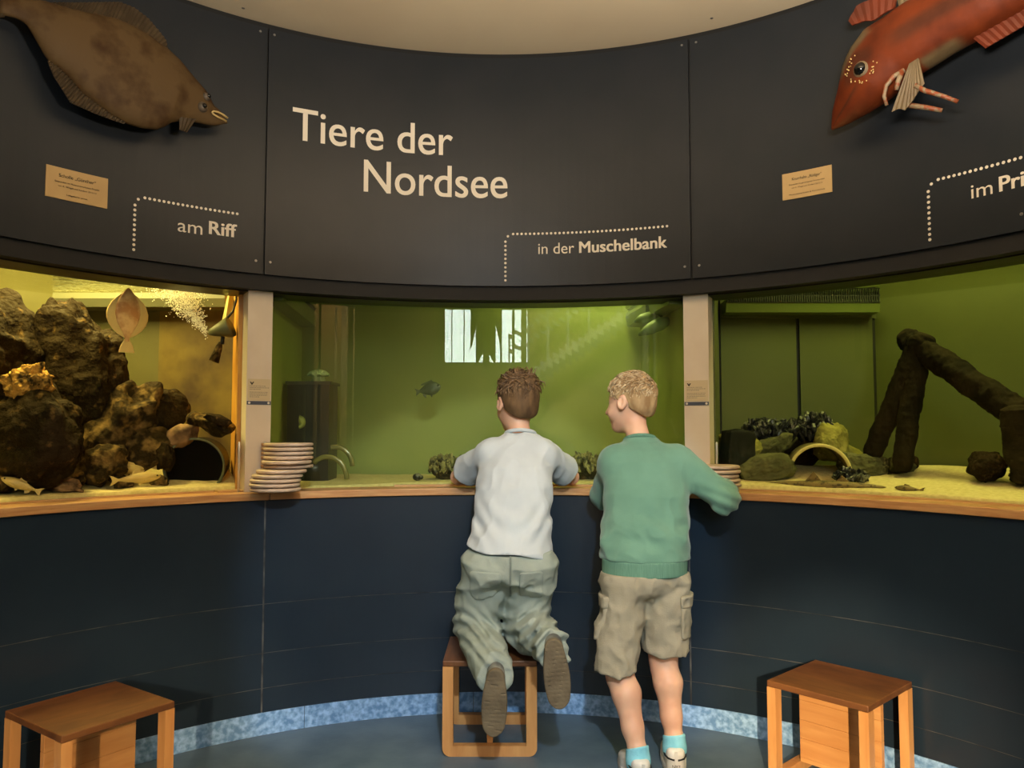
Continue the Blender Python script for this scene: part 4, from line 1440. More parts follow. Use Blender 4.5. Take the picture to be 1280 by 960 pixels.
fish('spotted dogfish lying on the sand close to the right glass', (1.392, 1.445, 0.921), (0.940, 1.778, 0.916), 0.036, 0.048, m_shark, m_shark, 'shark', 'dogfish', dors=((0.40, 0.48, 1.0), (0.22, 0.29, 0.62)), tailh=0.7)
fish('small mottled goby lying on the sand right of the dogfish', (1.412, 1.425, 0.922), (1.482, 1.352, 0.917), 0.022, 0.026, m_shark, m_shark, name='goby', dors=((0.3, 0.5, 0.3),))

# the flatfish clinging upright to the left glass
m_flat = M('flatfish_side', srgb(206, 140, 78), 0.5, srgb(246, 200, 138), 26, lo=0.40, hi=0.62, detail=7)
m_flatf = M('flatfish_fin', srgb(240, 206, 130), 0.5, srgb(226, 186, 110), 16)
fc = Vector((-1.360, 1.437, 1.530))
rr_ = Vector((0.727, 0.687, 0)).normalized()
nn_ = Vector((0.687, -0.727, 0)).normalized()
ft = thing('flatfish', 'pale spotted flatfish hanging upright against the left glass', 'fish', fc)


def fl_(s, z, d=0.0): return fc + rr_ * s + Vector((0, 0, z)) + nn_ * d


def disc_shape(name, prof, th, mat, off=0.0):
    m = len(prof)
    V, F = [], []
    seg = 10
    for z, w in prof:
        for k in range(2 * seg):
            a = PI * k / seg
            V.append(fl_(w * math.cos(a), z, off + th * math.sin(a) * (0.3 + 0.7 * min(1, w / 0.05))))
    n = 2 * seg
    for i in range(m - 1):
        for k in range(n): F.append((i * n + k, i * n + (k + 1) % n, (i + 1) * n + (k + 1) % n, (i + 1) * n + k))
    F += [tuple(range(n)), tuple(reversed([(m - 1) * n + k for k in range(n)]))]
    return mesh(name, V, F, mat, ft, True, True)


disc_shape('fin_fringe', [(0.112, 0.002), (0.108, 0.008), (0.095, 0.020), (0.080, 0.038), (0.060, 0.056), (0.042, 0.066), (0.022, 0.072), (0.0, 0.071), (-0.02, 0.064), (-0.040, 0.050), (-0.055, 0.034), (-0.064, 0.018), (-0.068, 0.010)], 0.004, m_flatf)
disc_shape('body', [(0.114, 0.004), (0.105, 0.012), (0.09, 0.022), (0.07, 0.034), (0.045, 0.042), (0.02, 0.044), (-0.01, 0.038), (-0.035, 0.026), (-0.055, 0.014), (-0.07, 0.008), (-0.082, 0.007)], 0.011, m_flat, 0.002)
disc_shape('tail_fin', [(-0.072, 0.008), (-0.085, 0.015), (-0.10, 0.022), (-0.118, 0.027), (-0.122, 0.026)], 0.003, m_flatf)

# bubbler cone with its cable and the plume of bubbles
m_cone = M('bubbler_plastic', srgb(96, 96, 66), 0.5)
bt = thing('bubbler', 'grey green cone bubbler hanging at the right end of the left tank', 'bubbler', (-1.10, 1.67, 1.52))
MB().tube([(-1.160, 1.69, 1.515), (-1.150, 1.69, 1.515), (-1.085, 1.70, 1.535), (-1.078, 1.70, 1.538)], [0.012, 0.016, 0.042, 0.040], 20).obj('cone', m_cone, bt, True, True)
MB().tube([(-1.11, 1.70, 1.500), (-1.112, 1.70, 1.468)], 0.008, 8).obj('bracket', m_black, bt, True, True)
MB().tube([(-1.105, 1.70, 1.56), (-1.075, 1.71, 1.60), (-1.062, 1.71, 1.65), (-1.07, 1.71, 1.72)], 0.0045, 8).obj('cable', m_black, bt, True, True)
MB().tube([(-1.155, 1.73, 1.40), (-1.135, 1.73, 1.46), (-1.13, 1.73, 1.48)], [0.020, 0.013, 0.006], 10).obj('weight', m_rockB, bt, True, True)
m_bub = M('bubble_white', (1.0, 0.98, 0.92), 0.15, spec=1.0)
rg = random.Random(12)
b = MB()
iv, ifc = ICO[1]
for k in range(2600):
    t = rg.random() ** 0.7
    x = -1.162 - 0.09 * t ** 0.6 - abs(rg.gauss(0, 1)) * 0.075 * t + rg.gauss(0, 1) * 0.045 * t
    z = 1.515 + 0.20 * t + rg.gauss(0, 1) * 0.012 * (1 - t)
    y = 1.69 + rg.gauss(0, 1) * 0.03 * t
    r = 0.0011 + 0.0016 * rg.random()
    b.add([(x + p[0] * r, y + p[1] * r, min(z, 1.719) + p[2] * r) for p in iv], ifc)
meta(b.obj('bubbles', m_bub, None, True), 'plume of air bubbles rising beside the flatfish', 'bubbles', kind='stuff')
wedge = MB().tube([(-1.112, 1.75, 1.545), (-1.100, 1.755, 1.72)], [0.026, 0.006], 4)
meta(wedge.obj('clear_wedge', M('pale_plastic', srgb(196, 184, 120), 0.4)), 'pale plastic wedge hanging behind the bubbler', 'wedge')

# middle tank: filter box, anemones, clear arches, snail, pumps
m_box = M('filter_box_black', (0.006, 0.007, 0.006), 0.4)
m_boxt = M('filter_box_rib', (0.030, 0.038, 0.022), 0.4)
ft2 = thing('filter_box', 'tall black filter box at the left of the middle tank', 'filter box', (-0.86, 2.14, 0.9))
MB().box((-0.86, 2.14, 1.115), (0.185, 0.17, 0.43)).obj('body', m_box, ft2, world=True)
MB().box((-0.86, 2.14, 1.335), (0.20, 0.185, 0.014)).obj('lid', m_boxt, ft2, world=True)
for x in (-0.875, -0.825): MB().box((x, 2.053, 1.11), (0.008, 0.006, 0.40)).obj('rib', m_boxt, ft2, world=True)
m_anem = M('anemone_pale', srgb(205, 222, 172), 0.6, srgb(160, 186, 120), 18, bump=0.5)


def anemone(label, c, r, n, seed):
    rg = random.Random(seed)
    t = thing('anemone', label, 'anemone', c, group='anemones in the middle tank')
    c = Vector(c)
    MB().tube([c, c + Vector((0, 0, r * 0.5)), c + Vector((0, 0, r * 0.7))], [r * 0.7, r * 0.6, r * 0.9], 14).obj('column', m_anem, t, True, True)
    b = MB()
    for k in range(n):
        a, p = rg.random() * 6.28, rg.random() ** 0.6 * 1.25
        d = Vector((math.cos(a) * math.sin(p), math.sin(a) * math.sin(p), math.cos(p)))
        o = c + Vector((0, 0, r * 0.5)) + Vector((d.x, d.y, 0)) * r * 0.3
        b.tube([o, o + d * r * 0.5, o + d * r * 0.80 + Vector((0, 0, -0.10 * r))], [r * 0.13, r * 0.14, r * 0.10], 6)
    meta(b.obj('tentacles', m_anem, t, True, True), kind='stuff')
    return t


anemone('pale green anemone sitting on top of the black filter box', (-0.835, 2.13, 1.342), 0.048, 230, 1)
m_shell = M('shell_pale', srgb(176, 184, 104), 0.5, srgb(110, 130, 70), 16)
sh = MB()
V, F = [], []
for i in range(9):
    for k in range(13):
        a = PI * k / 12 - PI / 2
        r = 0.030 * i / 8
        V.append((-0.895 + r * math.cos(a) * 0.95, 2.045 - 0.010 * math.sin(PI * i / 8), 1.155 + r * math.sin(a) * 1.0 + 0.006 * (i / 8)))
F = [(i * 13 + k, (i + 1) * 13 + k, (i + 1) * 13 + k + 1, i * 13 + k + 1) for i in range(8) for k in range(12)]
so = mesh('scallop_shell', V, F, m_shell, None, True)
sm = so.modifiers.new('solid', 'SOLIDIFY')
sm.thickness = 0.004
meta(so, 'pale half round shell fixed on the front of the filter box', 'shell')
m_clear = M('acrylic_yellowish', srgb(122, 116, 66), 0.2, spec=0.7)
for cx, cy, cz, R, ln, lab in ((-0.768, 2.045, 0.912, 0.085, 0.10, 'lower yellowish plastic arch beside the black filter box'),
                               (-0.745, 2.10, 0.965, 0.075, 0.03, 'upper yellowish plastic arch behind the lower one')):
    t = thing('plastic_arch', lab, 'arch', (cx, cy, cz), group='plastic arches in the middle tank')
    pts = [(cx + R * math.cos(R_(a)), cy, cz + R * 1.15 * math.sin(R_(a))) for a in range(0, 136, 9)]
    MB().tube(pts, 0.007, 8, flat=1.6).obj('band', m_clear, t, True, True)
MB().tube([(-0.84, 2.10, 0.90), (-0.84, 2.11, 1.0)], 0.06, 20).obj('black_pot', m_box, None, True)
meta(bpy.data.objects['black_pot'], 'round black pot in front of the filter box', 'pot')
sn = MB().ball((-0.372, 2.03, 0.922), (0.021, 0.017, 0.017), 14, 9).ball((-0.356, 2.022, 0.921), (0.012, 0.012, 0.011), 10, 7)
meta(sn.obj('snail', m_mus, None, True), 'black snail on the sand of the middle tank', 'snail')
m_pump = M('pump_green_grey', srgb(132, 150, 92), 0.5, srgb(96, 112, 62), 14)
pt = thing('circulation_pump', 'two nozzled circulation pump clamped at the right of the middle tank', 'pump', (0.68, 2.1, 1.66))
MB().box((0.678, 2.12, 1.655), (0.075, 0.08, 0.075)).obj('motor_block', m_boxt, pt, world=True)
MB().tube([(0.70, 2.10, 1.615), (0.66, 2.09, 1.632), (0.62, 2.08, 1.622), (0.588, 2.07, 1.610)], [0.026, 0.030, 0.022, 0.006], 14).obj('nozzle', m_pump, pt, True, True)
MB().tube([(0.735, 2.06, 1.612), (0.70, 2.05, 1.598), (0.65, 2.04, 1.572), (0.60, 2.03, 1.545)], [0.020, 0.030, 0.026, 0.006], 14).obj('nozzle', m_pump, pt, True, True)
MB().tube([(0.655, 2.12, 1.70), (0.655, 2.12, 1.712)], 0.032, 14).obj('cap', m_pump, pt, True, True)
MB().tube([(0.68, 2.12, 1.702), (0.745, 2.02, 1.706)], 0.008, 8).obj('clamp_arm', m_pump, pt, True, True)

# ------------------------------------------------------------------ the two boys
m_skin = M('skin_fair', srgb(238, 190, 158), 0.5, srgb(228, 172, 140), 12, sss=0.15)
m_hairb = M('hair_brown', srgb(84, 64, 44), 0.7, srgb(118, 92, 62), 30, stretch=(1, 1, 0.4), spec=0.2)
m_hairbt = M('hair_brown_tips', srgb(138, 108, 74), 0.5, srgb(84, 62, 42), 26)
m_hairy = M('hair_blond', srgb(196, 166, 122), 0.7, srgb(150, 118, 80), 26, stretch=(1, 1, 0.5), spec=0.2)
m_hairyt = M('hair_blond_tips', srgb(226, 204, 164), 0.5, srgb(178, 148, 104), 26)
m_tee = M('tshirt_pale_grey', srgb(206, 213, 214), 0.85, srgb(196, 203, 205), 8, bump=0.15, bscale=300, sheen=0.2)
m_jean = M('trousers_grey_green', srgb(160, 170, 158), 0.85, srgb(140, 150, 140), 7, bump=0.3, bscale=260)
m_jeanst = M('trouser_seam', srgb(112, 122, 114), 0.85)
m_sweat = M('sweatshirt_green', srgb(112, 156, 134), 0.9, srgb(102, 146, 125), 7, bump=0.2, bscale=260, sheen=0.3)
m_rib = M('sweatshirt_rib', srgb(108, 152, 130), 0.9, srgb(94, 136, 115), 40, stretch=(9, 9, 0.2), bump=0.3, bscale=120)
m_short = M('shorts_olive_grey', srgb(172, 164, 142), 0.9, srgb(152, 145, 123), 8, bump=0.3, bscale=260)
m_sole = M('shoe_sole_worn', srgb(122, 108, 84), 0.8, srgb(96, 84, 64), 14, bump=0.4, bscale=80)
m_shoeg = M('shoe_grey', srgb(150, 150, 140), 0.7, srgb(90, 92, 90), 18)
m_shoew = M('shoe_white', srgb(248, 244, 236), 0.5, srgb(232, 226, 214), 14)
m_shoek = M('shoe_black_line', (0.012, 0.012, 0.014), 0.4)
m_sock = M('sock_turquoise', srgb(150, 222, 240), 0.85, srgb(128, 204, 224), 30, bump=0.3, bscale=200)
m_eyew = M('eye_white', (0.8, 0.78, 0.75), 0.2)
m_iris = M('iris_dark', (0.03, 0.025, 0.02), 0.2)


def head_sdf(P, c, Fr, s=1.0):
    """c: head centre, Fr columns forward, left, up; s: scale"""
    q = (P - np.array(c)) @ Fr / s
    d = ell(q, (-0.014, 0, 0.026), (0.090, 0.074, 0.084))
    d = smin(d, ell(q, (0.024, 0, -0.030), (0.060, 0.056, 0.076)), 0.03)
    d = smin(d, ell(q, (0.056, 0, -0.084), (0.022, 0.024, 0.018)), 0.025)
    for sg in (1, -1):
        d = smin(d, ell(q, (0.050, 0.036 * sg, -0.028), (0.026, 0.022, 0.024)), 0.02)
        d = smax(d, -ell(q, (0.088, 0.031 * sg, 0.010), (0.018, 0.017, 0.011)), 0.012)
    d = smin(d, rc(q, (0.074, 0, 0.010), (0.096, 0, -0.022), 0.007, 0.011), 0.010)
    for sg in (1, -1): d = smin(d, ell(q, (0.088, 0.009 * sg, -0.026), (0.009, 0.007, 0.006)), 0.006)
    d = smin(d, ell(q, (0.080, 0, -0.050), (0.008, 0.020, 0.006)), 0.006)
    d = smin(d, ell(q, (0.078, 0, -0.060), (0.009, 0.017, 0.006)), 0.005)
    d = smax(d, -ell(q, (0.089, 0, -0.0548), (0.006, 0.018, 0.0018)), 0.003)
    for sg in (1, -1):
        R = rot(y=-14) @ rot(z=22 * sg)
        e = ell(q, (-0.010, 0.079 * sg, 0.000), (0.018, 0.007, 0.029), R)
        e = smax(e, -ell(q, (-0.006, 0.086 * sg, 0.002), (0.010, 0.006, 0.018), R), 0.004)
        d = smin(d, e, 0.006)
    return d * s


def eyes(c, Fr, s, parent):
    for sg in (1, -1):
        p = np.array(c) + Fr @ (np.array([0.0590, 0.031 * sg, 0.010]) * s)
        e = MB().ball(p, 0.0125 * s, 12, 8).obj('eye', m_eyew, parent, True, True)
        p2 = np.array(c) + Fr @ (np.array([0.0672, 0.0318 * sg, 0.010]) * s)
        MB().ball(p2, 0.0058 * s, 10, 6).obj('iris', m_iris, e, True, True)


def hair_cap(c, Fr, s, thick, top, seed, lim=(0.02, 0.75), tex=0.003):
    def f(P):
        q = (P - np.array(c)) @ Fr / s
        up = np.clip((q[:, 2] - 0.02) / 0.07, 0, 1)
        d = ell(q, (-0.016, 0, 0.026), (0.090 + thick, 0.074 + thick, 0.084 + thick)) - top * up * up
        d = smin(d, ell(q, (-0.052, 0, -0.018), (0.044 + thick, 0.056 + thick, 0.050)), 0.02)
        n = fbm(q * np.array([1.0, 1.0, 0.45]), 60, seed, 2)
        d = d + tex * n * (0.4 + up)
        cut = lim[0] + lim[1] * q[:, 0] + 0.004 * vnoise(q, 70, seed + 3) - q[:, 2]
        ear = -ell(q, (-0.008, 0, -0.004), (0.026, 0.12, 0.036))
        nape = -0.062 - q[:, 2]
        return smax(smax(smax(d, cut, 0.006), ear, 0.004), nape, 0.006) * s
    return f


def strands(name, c, Fr, s, n, seed, L, mat, parent, umin, comb, lift, base=0.004, r0=0.0028, mess=0.3):
    """tapered locks over the crown: combed along the scalp, shorter towards the sides"""
    rg = random.Random(seed)
    b = MB()
    c = Vector(c)
    F3 = Matrix([[Fr[r][k] for k in range(3)] for r in range(3)])
    for k in range(n):
        th = rg.random() * 2 * PI
        cz = rg.uniform(umin, 1)
        sz = math.sqrt(1 - cz * cz)
        nrm = Vector((sz * math.cos(th), sz * math.sin(th), cz))
        up = min(1, max(0, (cz - umin) / (0.75 - umin)))
        bs = base * (0.25 + 0.75 * up)
        p = Vector((-0.016 + (0.090 + bs) * nrm.x, (0.074 + bs) * nrm.y, 0.026 + (0.084 + bs) * nrm.z))
        if p.x > 0.045 and p.z < 0.062: continue
        if p.z < 0.006 + 0.8 * p.x or (p.z < 0.040 and abs(p.x + 0.008) < 0.030) or p.z < -0.050: continue
        cv = Vector(comb) * (0.3 + 0.7 * up) + Vector((0, 0, -1.1)) * (1 - up * 0.8)
        cv = cv + Vector((rg.gauss(0, mess), rg.gauss(0, mess), rg.gauss(0, mess)))
        tg = (cv - nrm * cv.dot(nrm))
        tg = tg.normalized() if tg.length > 1e-4 else Vector((1, 0, 0))
        l = L * rg.uniform(0.6, 1.15) * (0.35 + 0.65 * up)
        lf = lift * (0.15 + 0.85 * up) * rg.uniform(0.4, 1.3)
        pts = []
        for t in (0, 0.35, 0.7, 1.0):
            h = lf * math.sin(t * 2.2) * 0.8
            q = p + tg * l * t + nrm * (l * h - (l * t) ** 2 * 4.2)
            pts.append(c + F3 @ (q * s))
        r = r0 * rg.uniform(0.6, 1.2)
        b.tube(pts, [r, r * 1.1, r * 0.8, r * 0.2], 5)
    return meta(b.obj(name, mat, parent, True, True), kind='stuff')


def hand_prims(wrist, d, nrm, side, curl=0.5, s=1.0):
    """palm and five fingers as round cones: d fingers' direction, nrm back of the hand, side thumb side"""
    w = np.array(wrist, float)
    d, nrm, side = [np.array(v, float) / np.linalg.norm(v) for v in (d, nrm, side)]
    pr = []
    for k, o in enumerate((0.024, 0.009, -0.006, -0.020)):
        kn = w + d * (0.066 - abs(k - 1.2) * 0.003) * s + side * o * s
        pr.append((w + side * o * 0.55 * s, kn, 0.0125 * s, 0.0095 * s))
        ln = (0.058, 0.064, 0.060, 0.047)[k] * s
        p, a = kn, 0.15
        for fr, rr in ((0.45, 0.0078), (0.30, 0.0070), (0.25, 0.0062)):
            a += curl * (0.9 if fr < 0.45 else 0.55)
            q = p + (d * math.cos(a) - nrm * math.sin(a) + side * o * 1.2) * ln * fr
            pr.append((p, q, rr * s, (rr - 0.0007) * s))
            p = q
    t0 = w + d * 0.016 * s + side * 0.016 * s
    t1 = t0 + (d * 0.55 + side * 0.75 - nrm * 0.2) * 0.034 * s
    t2 = t1 + (d * 0.85 + side * 0.35 - nrm * 0.3) * 0.026 * s
    t3 = t2 + (d * 0.95 - nrm * 0.35) * 0.020 * s
    pr += [(t0, t1, 0.0125 * s, 0.0092 * s), (t1, t2, 0.0088 * s, 0.0078 * s), (t2, t3, 0.0076 * s, 0.0064 * s)]
    return pr


def chain(P, prims, k=0.012):
    d = None
    for a, b, ra, rb in prims:
        e = rc(P, a, b, ra, rb)
        d = e if d is None else smin(d, e, k)
    return d


def folds(P, amp, sx, seed, st=(1, 1, 1)):
    q = P * np.array(st)
    w = q + 0.02 * np.stack([vnoise(q, 6, seed), vnoise(q, 6, seed + 1), vnoise(q, 6, seed + 2)], 1)
    n = fbm(w, sx, seed + 3, 2)
    return amp * (1 - np.abs(n) * 1.6)


def shoe_sdf(q):
    """local: x heel to toe 0..0.225, y left, z up from the sole"""
    x = np.clip(q[:, 0] / 0.222, 0, 1)
    hw = 0.030 + 0.012 * np.sin(np.clip((x - 0.15) / 0.85, 0, 1) * PI) - 0.004 * np.sin(np.clip((x - 0.2) / 0.4, 0, 1) * PI)
    d = rc(q * np.array([1, 0.034, 1]) / np.array([1, 1, 1]), (0.034, 0, 0.03), (0.19, 0, 0.022), 0.031, 0.026)
    body = np.sqrt(np.maximum(np.abs(q[:, 0] - 0.111) - 0.078, 0) ** 2 + (np.abs(q[:, 1]) * 0.033 / hw) ** 2) - 0.033
    h = np.interp(x, [0, 0.25, 0.45, 0.75, 1], [0.078, 0.076, 0.070, 0.048, 0.036])
    return smax(smax(body, q[:, 2] - h, 0.022), -q[:, 2], 0.006)


def sole_sdf(q):
    hw = 0.034 + 0.012 * np.sin(np.clip((q[:, 0] / 0.222 - 0.15) / 0.85, 0, 1) * PI) - 0.003
    body = np.sqrt(np.maximum(np.abs(q[:, 0] - 0.112) - 0.080, 0) ** 2 + (np.abs(q[:, 1]) * 0.036 / hw) ** 2) - 0.036
    d = smax(body, np.abs(q[:, 2] - 0.004) - 0.012, 0.005)
    g = np.abs(((q[:, 0] / 0.014) % 1) - 0.5) * 0.014 - 0.0004          # tread grooves
    return smax(d, -smax(g, q[:, 2] + 0.0045, 0.001), 0.001)


def make_shoe(heel, fwd, up, upper, sole, parent, s=1.0):
    Fr = frame(fwd, up)
    heel = np.array(heel, float)
    tr = lambda P: (P - heel) @ Fr / s
    c = np.array([[x, y, z] for x in (-0.02, 0.25) for y in (-0.06, 0.06) for z in (-0.025, 0.10)]) * s @ Fr.T + heel
    lo, hi = c.min(0), c.max(0)
    sh = sdfobj('shoe', lambda P: shoe_sdf(tr(P)) * s, lo, hi, 0.0045, upper, parent)
    sdfobj('sole', lambda P: sole_sdf(tr(P)) * s, lo, hi, 0.0035, sole, sh)
    return sh, lambda p: Vector(heel + Fr @ (np.array(p, float) * s))


def person(name, label, body_f, lo, hi, h=0.0055):
    V, F = extract(body_f, lo, hi, h)
    o = mesh(name, V, F, m_skin, None, True)
    return meta(o, label, 'person')


# ================================================================== boy kneeling on the stool
H1 = np.array([0.060, 1.665, 1.222])
F1 = frame((-0.42, 0.90, -0.10), (0.03, 0.10, 1))
sh1L, sh1R = np.array([-0.046, 1.590, 1.036]), np.array([0.168, 1.590, 1.036])
el1L, el1R = np.array([-0.178, 1.795, 0.936]), np.array([0.282, 1.785, 0.936])
wr1L, wr1R = np.array([0.000, 1.842, 0.925]), np.array([0.100, 1.838, 0.948])
kn1L, kn1R = np.array([-0.078, 1.505, 0.397]), np.array([0.084, 1.505, 0.397])
hp1L, hp1R = np.array([-0.030, 1.425, 0.640]), np.array([0.100, 1.425, 0.640])
an1L, an1R = np.array([-0.016, 1.215, 0.335]), np.array([0.172, 1.215, 0.415])
hand1 = hand_prims(wr1L, (0.95, 0.05, -0.05), (0, 0.1, 1), (0.1, -1, 0.1), 0.35, 0.86) + hand_prims(wr1R, (-0.95, 0.05, -0.12), (0, 0.1, 1), (-0.1, -1, 0.1), 0.35, 0.86)


def body1(P):
    d = head_sdf(P, H1, F1, 0.98)
    d = smin(d, rc(P, (0.078, 1.615, 1.075), (0.064, 1.650, 1.165), 0.043, 0.040), 0.03)
    d = smin(d, chain(P, [((0.045, 1.43, 0.66), (0.053, 1.51, 0.88), 0.070, 0.070), ((0.053, 1.51, 0.88), (0.062, 1.58, 1.03), 0.070, 0.064), (sh1L, sh1R, 0.040, 0.040)], 0.05), 0.03)
    d = smin(d, chain(P, [(sh1L, el1L, 0.036, 0.029), (el1L, wr1L, 0.030, 0.021)], 0.01), 0.015)
    d = smin(d, chain(P, [(sh1R, el1R, 0.036, 0.029), (el1R, wr1R, 0.030, 0.021)], 0.01), 0.015)
    d = smin(d, chain(P, hand1, 0.003), 0.006)
    d = smin(d, chain(P, [(hp1L, kn1L, 0.066, 0.045), (kn1L, an1L, 0.040, 0.028)], 0.015), 0.02)
    d = smin(d, chain(P, [(hp1R, kn1R, 0.066, 0.045), (kn1R, an1R, 0.040, 0.028)], 0.015), 0.02)
    return d


b1 = person('boy', 'brown haired boy in a white t-shirt kneeling on a stool', body1, (-0.25, 1.16, 0.28), (0.34, 1.92, 1.36))
eyes(H1, F1, 0.98, b1)
hair1 = sdfobj('hair', hair_cap(H1, F1, 0.98, 0.006, 0.016, 5, (0.0, 0.85), 0.004), H1 - 0.15, H1 + 0.16, 0.004, m_hairb, b1)
for sd_, n_, cmb, lf, L_, mt in ((1, 520, (0.5, -0.7, 0.1), 0.55, 0.046, m_hairb), (2, 260, (0.8, -0.3, 0.2), 0.75, 0.050, m_hairbt), (3, 200, (0.3, 0.8, 0.10), 0.6, 0.042, m_hairbt)):
    strands('hair_locks', H1, F1, 0.98, n_, sd_, L_, mt, hair1, 0.22, cmb, lf, 0.012, 0.0030, 0.5)
strands('short_hair', H1, F1, 0.98, 1500, 4, 0.020, m_hairb, hair1, -0.75, (0.1, 0, -1.0), 0.12, 0.008, 0.0012, 0.3)

TS1 = [(0.672, 0.040, 1.420, 0.150, 0.112), (0.70, 0.040, 1.425, 0.148, 0.112), (0.76, 0.042, 1.450, 0.139, 0.108), (0.84, 0.046, 1.485, 0.134, 0.104),
       (0.92, 0.050, 1.520, 0.140, 0.102), (0.99, 0.055, 1.555, 0.138, 0.098), (1.04, 0.060, 1.585, 0.116, 0.084), (1.08, 0.067, 1.600, 0.084, 0.064), (1.115, 0.072, 1.612, 0.060, 0.056)]


def sleeve_end(el, sh, t): return sh + (el - sh) * t


def tee1(P):
    d = loft(P, TS1, 0.02)
    d = smin(d, rc(P, sh1L + [0.02, 0, 0.002], sh1R - [0.02, 0, -0.002], 0.048, 0.048), 0.04)
    for sh, el in ((sh1L, el1L), (sh1R, el1R)):
        e = sleeve_end(el, sh, 0.70)
        ax = (el - sh) / np.linalg.norm(el - sh)
        s = rc(P, sh, e + ax * 0.03, 0.047, 0.060)
        s = smax(s, (P - e) @ ax, 0.004)
        d = smin(d, s, 0.035)
    # drapery: soft diagonal creases of a loose shirt
    low = np.clip((0.98 - P[:, 2]) / 0.25, 0.1, 1)
    d = d - folds(P, 0.011, 8, 21, (0.6, 0.6, 1.5)) * low - folds(P, 0.005, 15, 25, (1, 1, 0.6))
    d = d - 0.004 * np.sin(P[:, 2] * 70 + 8 * np.sin(P[:, 0] * 14 + 1)) * np.exp(-((P[:, 2] - 0.80) / 0.07) ** 2)
    hem = 0.700 + 0.007 * np.sin(P[:, 0] * 26) + 0.10 * np.clip(P[:, 1] - 1.44, 0, 1) - 0.14 * P[:, 0]
    d = smax(d, hem - P[:, 2], 0.004)
    # neck opening
    nd_ = np.array([0.0, 0.30, 0.95])
    d = smax(d, (P - np.array([0.074, 1.620, 1.122])) @ nd_, 0.006)
    return d


t1 = sdfobj('t_shirt', tee1, (-0.27, 1.27, 0.64), (0.37, 1.88, 1.17), 0.0055, m_tee, b1)


def torus(P, c, n, R, r, ab=(1, 1)):
    Fr = frame(n, (0, 1, 0.3))
    q = (P - np.array(c)) @ Fr
    k = np.sqrt((q[:, 1] / ab[0]) ** 2 + (q[:, 2] / ab[1]) ** 2)
    return np.sqrt((k - R) ** 2 + q[:, 0] ** 2) - r


sdfobj('collar', lambda P: torus(P, (0.073, 1.620, 1.112), (0, 0.28, 0.96), 0.056, 0.0075, (1.0, 0.98)), (-0.02, 1.53, 1.06), (0.17, 1.71, 1.17), 0.0045, m_tee, t1)


def tr1(P, fold=True):
    st = [(0.56, 0.034, 1.420, 0.155, 0.118), (0.62, 0.034, 1.415, 0.148, 0.114), (0.68, 0.038, 1.420, 0.139, 0.104), (0.72, 0.040, 1.430, 0.130, 0.096)]
    d = smax(loft(P, st, 0.02), 0.60 - P[:, 2], 0.06)
    for hp, kn, an, rk in ((hp1L, kn1L, an1L, 0.056), (hp1R, kn1R, an1R, 0.056)):
        out = np.array([-0.012 if kn[0] < 0 else 0.008, 0, 0])
        leg = rc(P, hp + out * 1.2, kn + out + [0, -0.012, 0.03], 0.086, 0.080)
        ax = (an - kn) / np.linalg.norm(an - kn)
        cf = rc(P, kn + out * 0.8 + [0, -0.02, 0.016], an + ax * 0.01, 0.072, 0.055)
        cf = smax(cf, (P - (an + ax * 0.018)) @ ax, 0.005)
        leg = smin(leg, cf, 0.022)
        d = smin(d, leg, 0.045 if kn[0] < 0 else 0.016)
    # the two legs stay apart below the crotch
    if fold:
        z = P[:, 2]
        kneefold = np.exp(-((z - 0.44) / 0.06) ** 2)
        d = d - 0.008 * np.sin(z * 135 + 9 * np.sin(P[:, 0] * 17 + 1.0) + P[:, 1] * 30) * kneefold * 0.8
        d = d - folds(P, 0.012, 9, 41, (0.8, 0.8, 1.2)) - folds(P, 0.004, 20, 45)
    d = smax(d, z_top(P), 0.004)
    return d


def z_top(P): return P[:, 2] - (0.705 + 0.12 * (P[:, 1] - 1.42))


p1 = sdfobj('trousers', tr1, (-0.22, 1.13, 0.24), (0.26, 1.62, 0.75), 0.0055, m_jean, b1)
for x0, x1, zc in ((-0.105, 0.005, 0.585), (0.066, 0.148, 0.585)):
    def pk(P, x0=x0, x1=x1, zc=zc):
        q = P.copy()
        bx = rbox(q, ((x0 + x1) / 2, 1.31, zc), ((x1 - x0) / 2, 0.06, 0.058), 0.012)
        return smax(tr1(P) - 0.0045, bx, 0.003)
    sdfobj('back_pocket', pk, (x0 - 0.02, 1.24, 0.50), (x1 + 0.02, 1.40, 0.67), 0.005, m_jean, p1)


def seam1(P): return smax(tr1(P) - 0.004, np.maximum(np.abs(P[:, 0] - 0.036) - 0.0035, np.maximum(0.545 - P[:, 2], P[:, 1] - 1.42)), 0.001)


sdfobj('centre_seam', seam1, (0.015, 1.22, 0.52), (0.06, 1.44, 0.72), 0.004, m_jeanst, p1)
s1L, tfm = make_shoe((-0.010, 1.130, 0.370), (-0.04, 0.14, -1), (0, 1, 0.12), m_shoeg, m_sole, b1, 0.96)
s1R, tfm = make_shoe((0.172, 1.135, 0.462), (0.10, 0.10, -1), (0, 1, 0.10), m_shoeg, m_sole, b1, 0.98)

